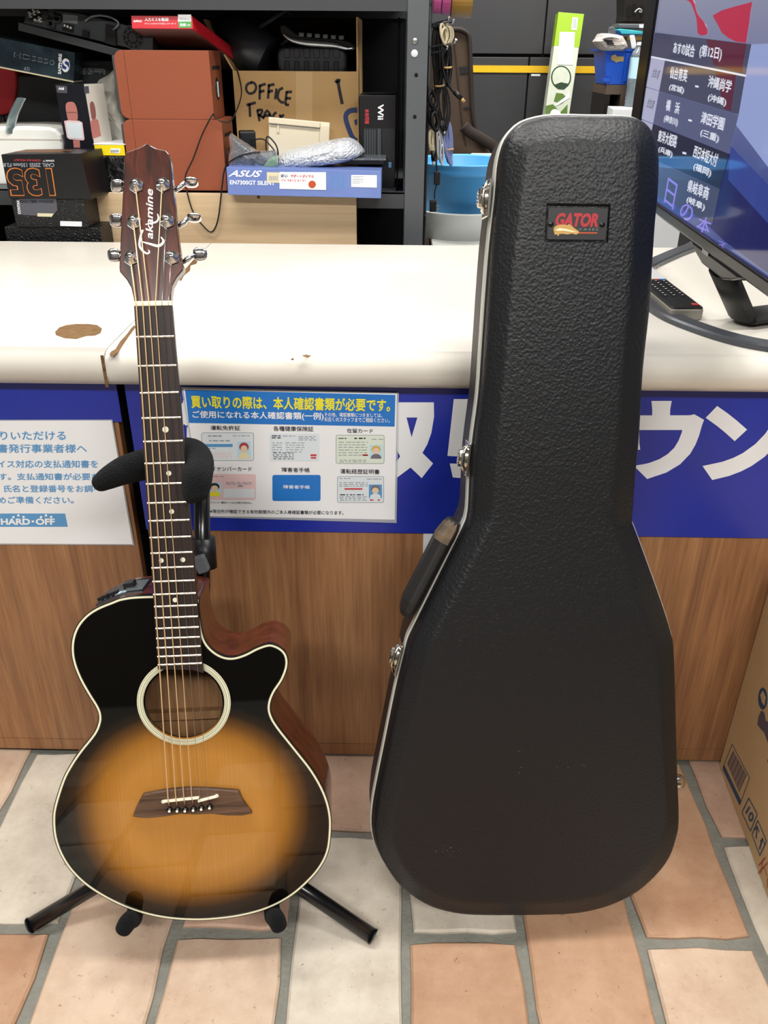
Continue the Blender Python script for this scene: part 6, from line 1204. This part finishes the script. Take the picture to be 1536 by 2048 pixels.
tt('日', c5(620, 240), c5(700, 310), c5(660, 20), 'scr_violet', .0); tt('の', c5(750, 360), c5(850, 425), c5(790, 230), 'scr_violet', .01); tt('本', c5(900, 480), c5(1010, 530), c5(940, 350), 'scr_violet', .01); tt('ス', c5(1080, 610), c5(1150, 650), c5(1100, 570), 'scr_violet', .01)
u, v = TV.px(1416, 505); MB().prism(rrect(u - .016, v - .003, u + .016, v + .003, .0015), .004, .0044).build('maker_badge', 'alu', tv)
u0 = TV.px(1425, 545)[0]; MB().prism([(u0 - .13, 0), (u0 - .09, -.012), (u0 - .05, -.020), (u0 + .05, -.020), (u0 + .09, -.012), (u0 + .13, 0)], -.03, .003).build('chin', 'bezel_bronze', tv, bevel=.003)
nk = TV.O + TV.ex * u0 - TV.ez * .015
m = MB(); m.tube([nk - V((0, 0, .02)), V((nk.x + .05, nk.y + .02, .80))], .018, 16, squash=(1.6, .7)); m.to(TV).build('stand_neck', 'tv_dark', tv)
# ring-shaped foot
e1, e2, e3 = atZ(1298, 592, .79), atZ(1536, 692, .79), atZ(1300, 530, .79)
arc = cr([V((p.x, p.y, .7935)) for p in (atZ(1420, 486, .79), atZ(1375, 497, .79), atZ(1330, 515, .79), atZ(1292, 534, .79), atZ(1274, 556, .79), atZ(1280, 582, .79), atZ(1302, 606, .79), atZ(1345, 634, .79), atZ(1414, 661, .79), atZ(1475, 679, .79), atZ(1536, 691, .79), atZ(1640, 704, .79))] + [V((.74, .02, .7935)), V((.80, .25, .7935)), V((.78, .6, .7935))], True, 5)
m = MB(); n_ = len(arc); Lr, Rr = [], []
for i, p in enumerate(arc):
    t = (arc[(i + 1) % n_] - arc[i - 1]).normalized(); nn = V((t.y, -t.x, 0)) * .0155; Lr.append(p + nn); Rr.append(p - nn)
m.loft([[p + V((0, 0, -.008)) for p in Lr], [p + V((0, 0, -.001)) for p in Lr], [p + (q_ - p) * .12 + V((0, 0, .0015)) for p, q_ in zip(Lr, Rr)], [p + (q_ - p) * .88 + V((0, 0, .0015)) for p, q_ in zip(Lr, Rr)], [p + V((0, 0, -.001)) for p in Rr], [p + V((0, 0, -.008)) for p in Rr], [p + V((0, 0, -.008)) for p in Lr]], False)
m.to(TV).build('stand_ring', 'stand_grey', tv)
MB().tube([V((nk.x + .05, nk.y + .02, .797)), V((.79, .25, .797))], .02, 12, squash=(1.6, .45)).to(TV).build('stand_arm', 'tv_dark', tv)
# remote control
ra, rb_ = atZ(1343, 616, .805), atZ(1410, 616, .805)
rey = atZ(1322, 527, .805) - (ra + rb_) / 2
REM = Frame((ra.x, ra.y, .7855), rb_ - ra, rey); rw_ = (rb_ - ra).length; rl = rey.length
rm = thing('remote_control', 'black remote control with coloured buttons and a white sticker in front of the television', 'remote', REM)
m = MB(); m.prism(rrect(0, 0, rw_, rl, .006, 4), 0, .018); m.build('case', mat('remote_silver', '#8d8a80', .35), rm, bevel=.003); MB().prism(rrect(.001, .001, rw_ - .001, rl - .001, .006, 4), .0165, .0198).build('faceplate', 'black_plastic', rm, bevel=.0012)
def rp2(x, y): return REM.px(1186 + x / 4.389, 350 + y / 4.389, .02)
p_ = [rp2(*q_) for q_ in ((548, 912), (795, 912), (700, 770), (480, 770))]; v0 = sum(p[1] for p in p_[:2]) / 2
MB().box((-.0003, v0, .0195), (rw_ + .0003, rl - .012, .0206)).build('sticker', 'print_white', rm, bevel=.0003); letter_px(rm, REM, 'リモコン', (1186 + 535 / 4.389, 350 + 830 / 4.389), (1186 + 700 / 4.389, 350 + 835 / 4.389), (1186 + 515 / 4.389, 350 + 800 / 4.389), 'ink_pink', h=.0209)
for k, mt in enumerate(('box_yellow', 'box_green', 'ink_red', 'ink_blue')):
    x = rw_ * (.12 + .205 * k); MB().box((x, v0 - .010, .0195), (x + rw_ * .16, v0 - .004, .0212)).build('colour_button', mt, rm, bevel=.0006)
for r in range(8):
    for k in range(3):
        x = rw_ * (.18 + .27 * k); y = v0 - .020 - r * .0135
        if y > .018: b_ = MB().box((x, y, .0195), (x + rw_ * .17, y + .007, .0208)).build('button', 'tv_dark', rm, bevel=.0006); MB().box((x + rw_ * .06, y + .002, .0207), (x + rw_ * .11, y + .0045, .0211)).build('button_mark', 'ink_white', b_)
MB().box((rw_ * .72, .014, .0195), (rw_ * .92, .022, .0214)).build('power_button', 'ink_red', rm, bevel=.0008)

# ------------------------------------------------------------------ cardboard carton on the floor at the right edge
f0, f1 = atZ(1438, 1531, 0), atZ(1536, 1800, 0)
CX = Frame(f0, (f1 - f0), (0, 0, 1)); cx_ = thing('shipping_carton', 'large brown shipping carton on the floor by the counter', 'box', CX)
mat('kraft', '#ccae82', .75, vary=('#c2a377', 5, (1, 1, 1), .6)); CLn, CHt, CWd = .46, .43, .34
m = MB(); m.box((0, .0005, -CWd), (CLn, CHt, 0)); m.build('carton', 'kraft', cx_, bevel=.002)
c8 = lambda x, y: (1340 + x / 3.724, 1250 + y / 3.724)
mat('print_blue', '#2c4a6e', .6); mat('print_red', '#a8402c', .6); mat('print_plum', '#5a5360', .6)
def frame_px(pts, w, mt):
    for i in range(len(pts)): stroke_px(cx_, CX, [c8(*pts[i]), c8(*pts[(i + 1) % len(pts)])], w, mt, nm='print_frame')
frame_px([(462, 888), (592, 1138), (520, 1338), (394, 1060)], .0009, 'print_blue'); patch_px(cx_, CX, 'print_band', [c8(402, 1040), c8(530, 1310), c8(518, 1345), c8(392, 1075)], 'print_blue')
A_, B_, C_, D_ = V((470, 935)), V((572, 1120)), V((515, 1248)), V((425, 1035))
for i in range(16):
    t0 = i / 16; t1_ = t0 + (.03 if i % 3 else .045); pts = [A_.lerp(B_, t0), A_.lerp(B_, t1_), D_.lerp(C_, t1_), D_.lerp(C_, t0)]; patch_px(cx_, CX, 'barcode_bar', [c8(*p) for p in pts], 'print_plum')
frame_px([(586, 1290), (650, 1410), (598, 1535), (535, 1395)], .0013, 'print_blue'); letter_px(cx_, CX, '10', c8(560, 1395), c8(600, 1480), c8(590, 1345), 'print_blue', bold=.03)
frame_px([(654, 1455), (718, 1610), (668, 1718), (610, 1560)], .0013, 'print_blue')
for a, b_ in (((650, 1500), (640, 1590)), ((690, 1590), (665, 1670))): stroke_px(cx_, CX, [c8(*a), c8(*b_)], .0022, 'print_blue', nm='print_arrow'); stroke_px(cx_, CX, [c8(a[0] - 18, a[1] + 25), c8(*a), c8(a[0] + 14, a[1] + 45)], .0016, 'print_blue', nm='print_arrow', n=1)
patch_px(cx_, CX, 'round_mark', [c8(*p) for p in circ(690, 548, 34, 24, 82)], 'print_blue'); patch_px(cx_, CX, 'mark_pattern', [c8(*p) for p in ((672, 520), (690, 490), (712, 540), (700, 600), (682, 570))], 'kraft', h=.0008)
patch_px(cx_, CX, 'hand_mark', [c8(*p) for p in ((676, 640), (705, 660), (712, 715), (735, 720), (760, 800), (740, 900), (700, 800), (650, 740))], 'print_plum', smooth=2)
for s in (((660, 1790), (712, 1730)), ((690, 1740), (676, 1850)), ((655, 1850), (726, 1770)), ((722, 1020), (740, 980)), ((720, 1960), (728, 1880)), ((700, 1800), (720, 1870))): stroke_px(cx_, CX, [c8(*s[0]), c8(*s[1])], .0011, 'print_red', nm='lettering')
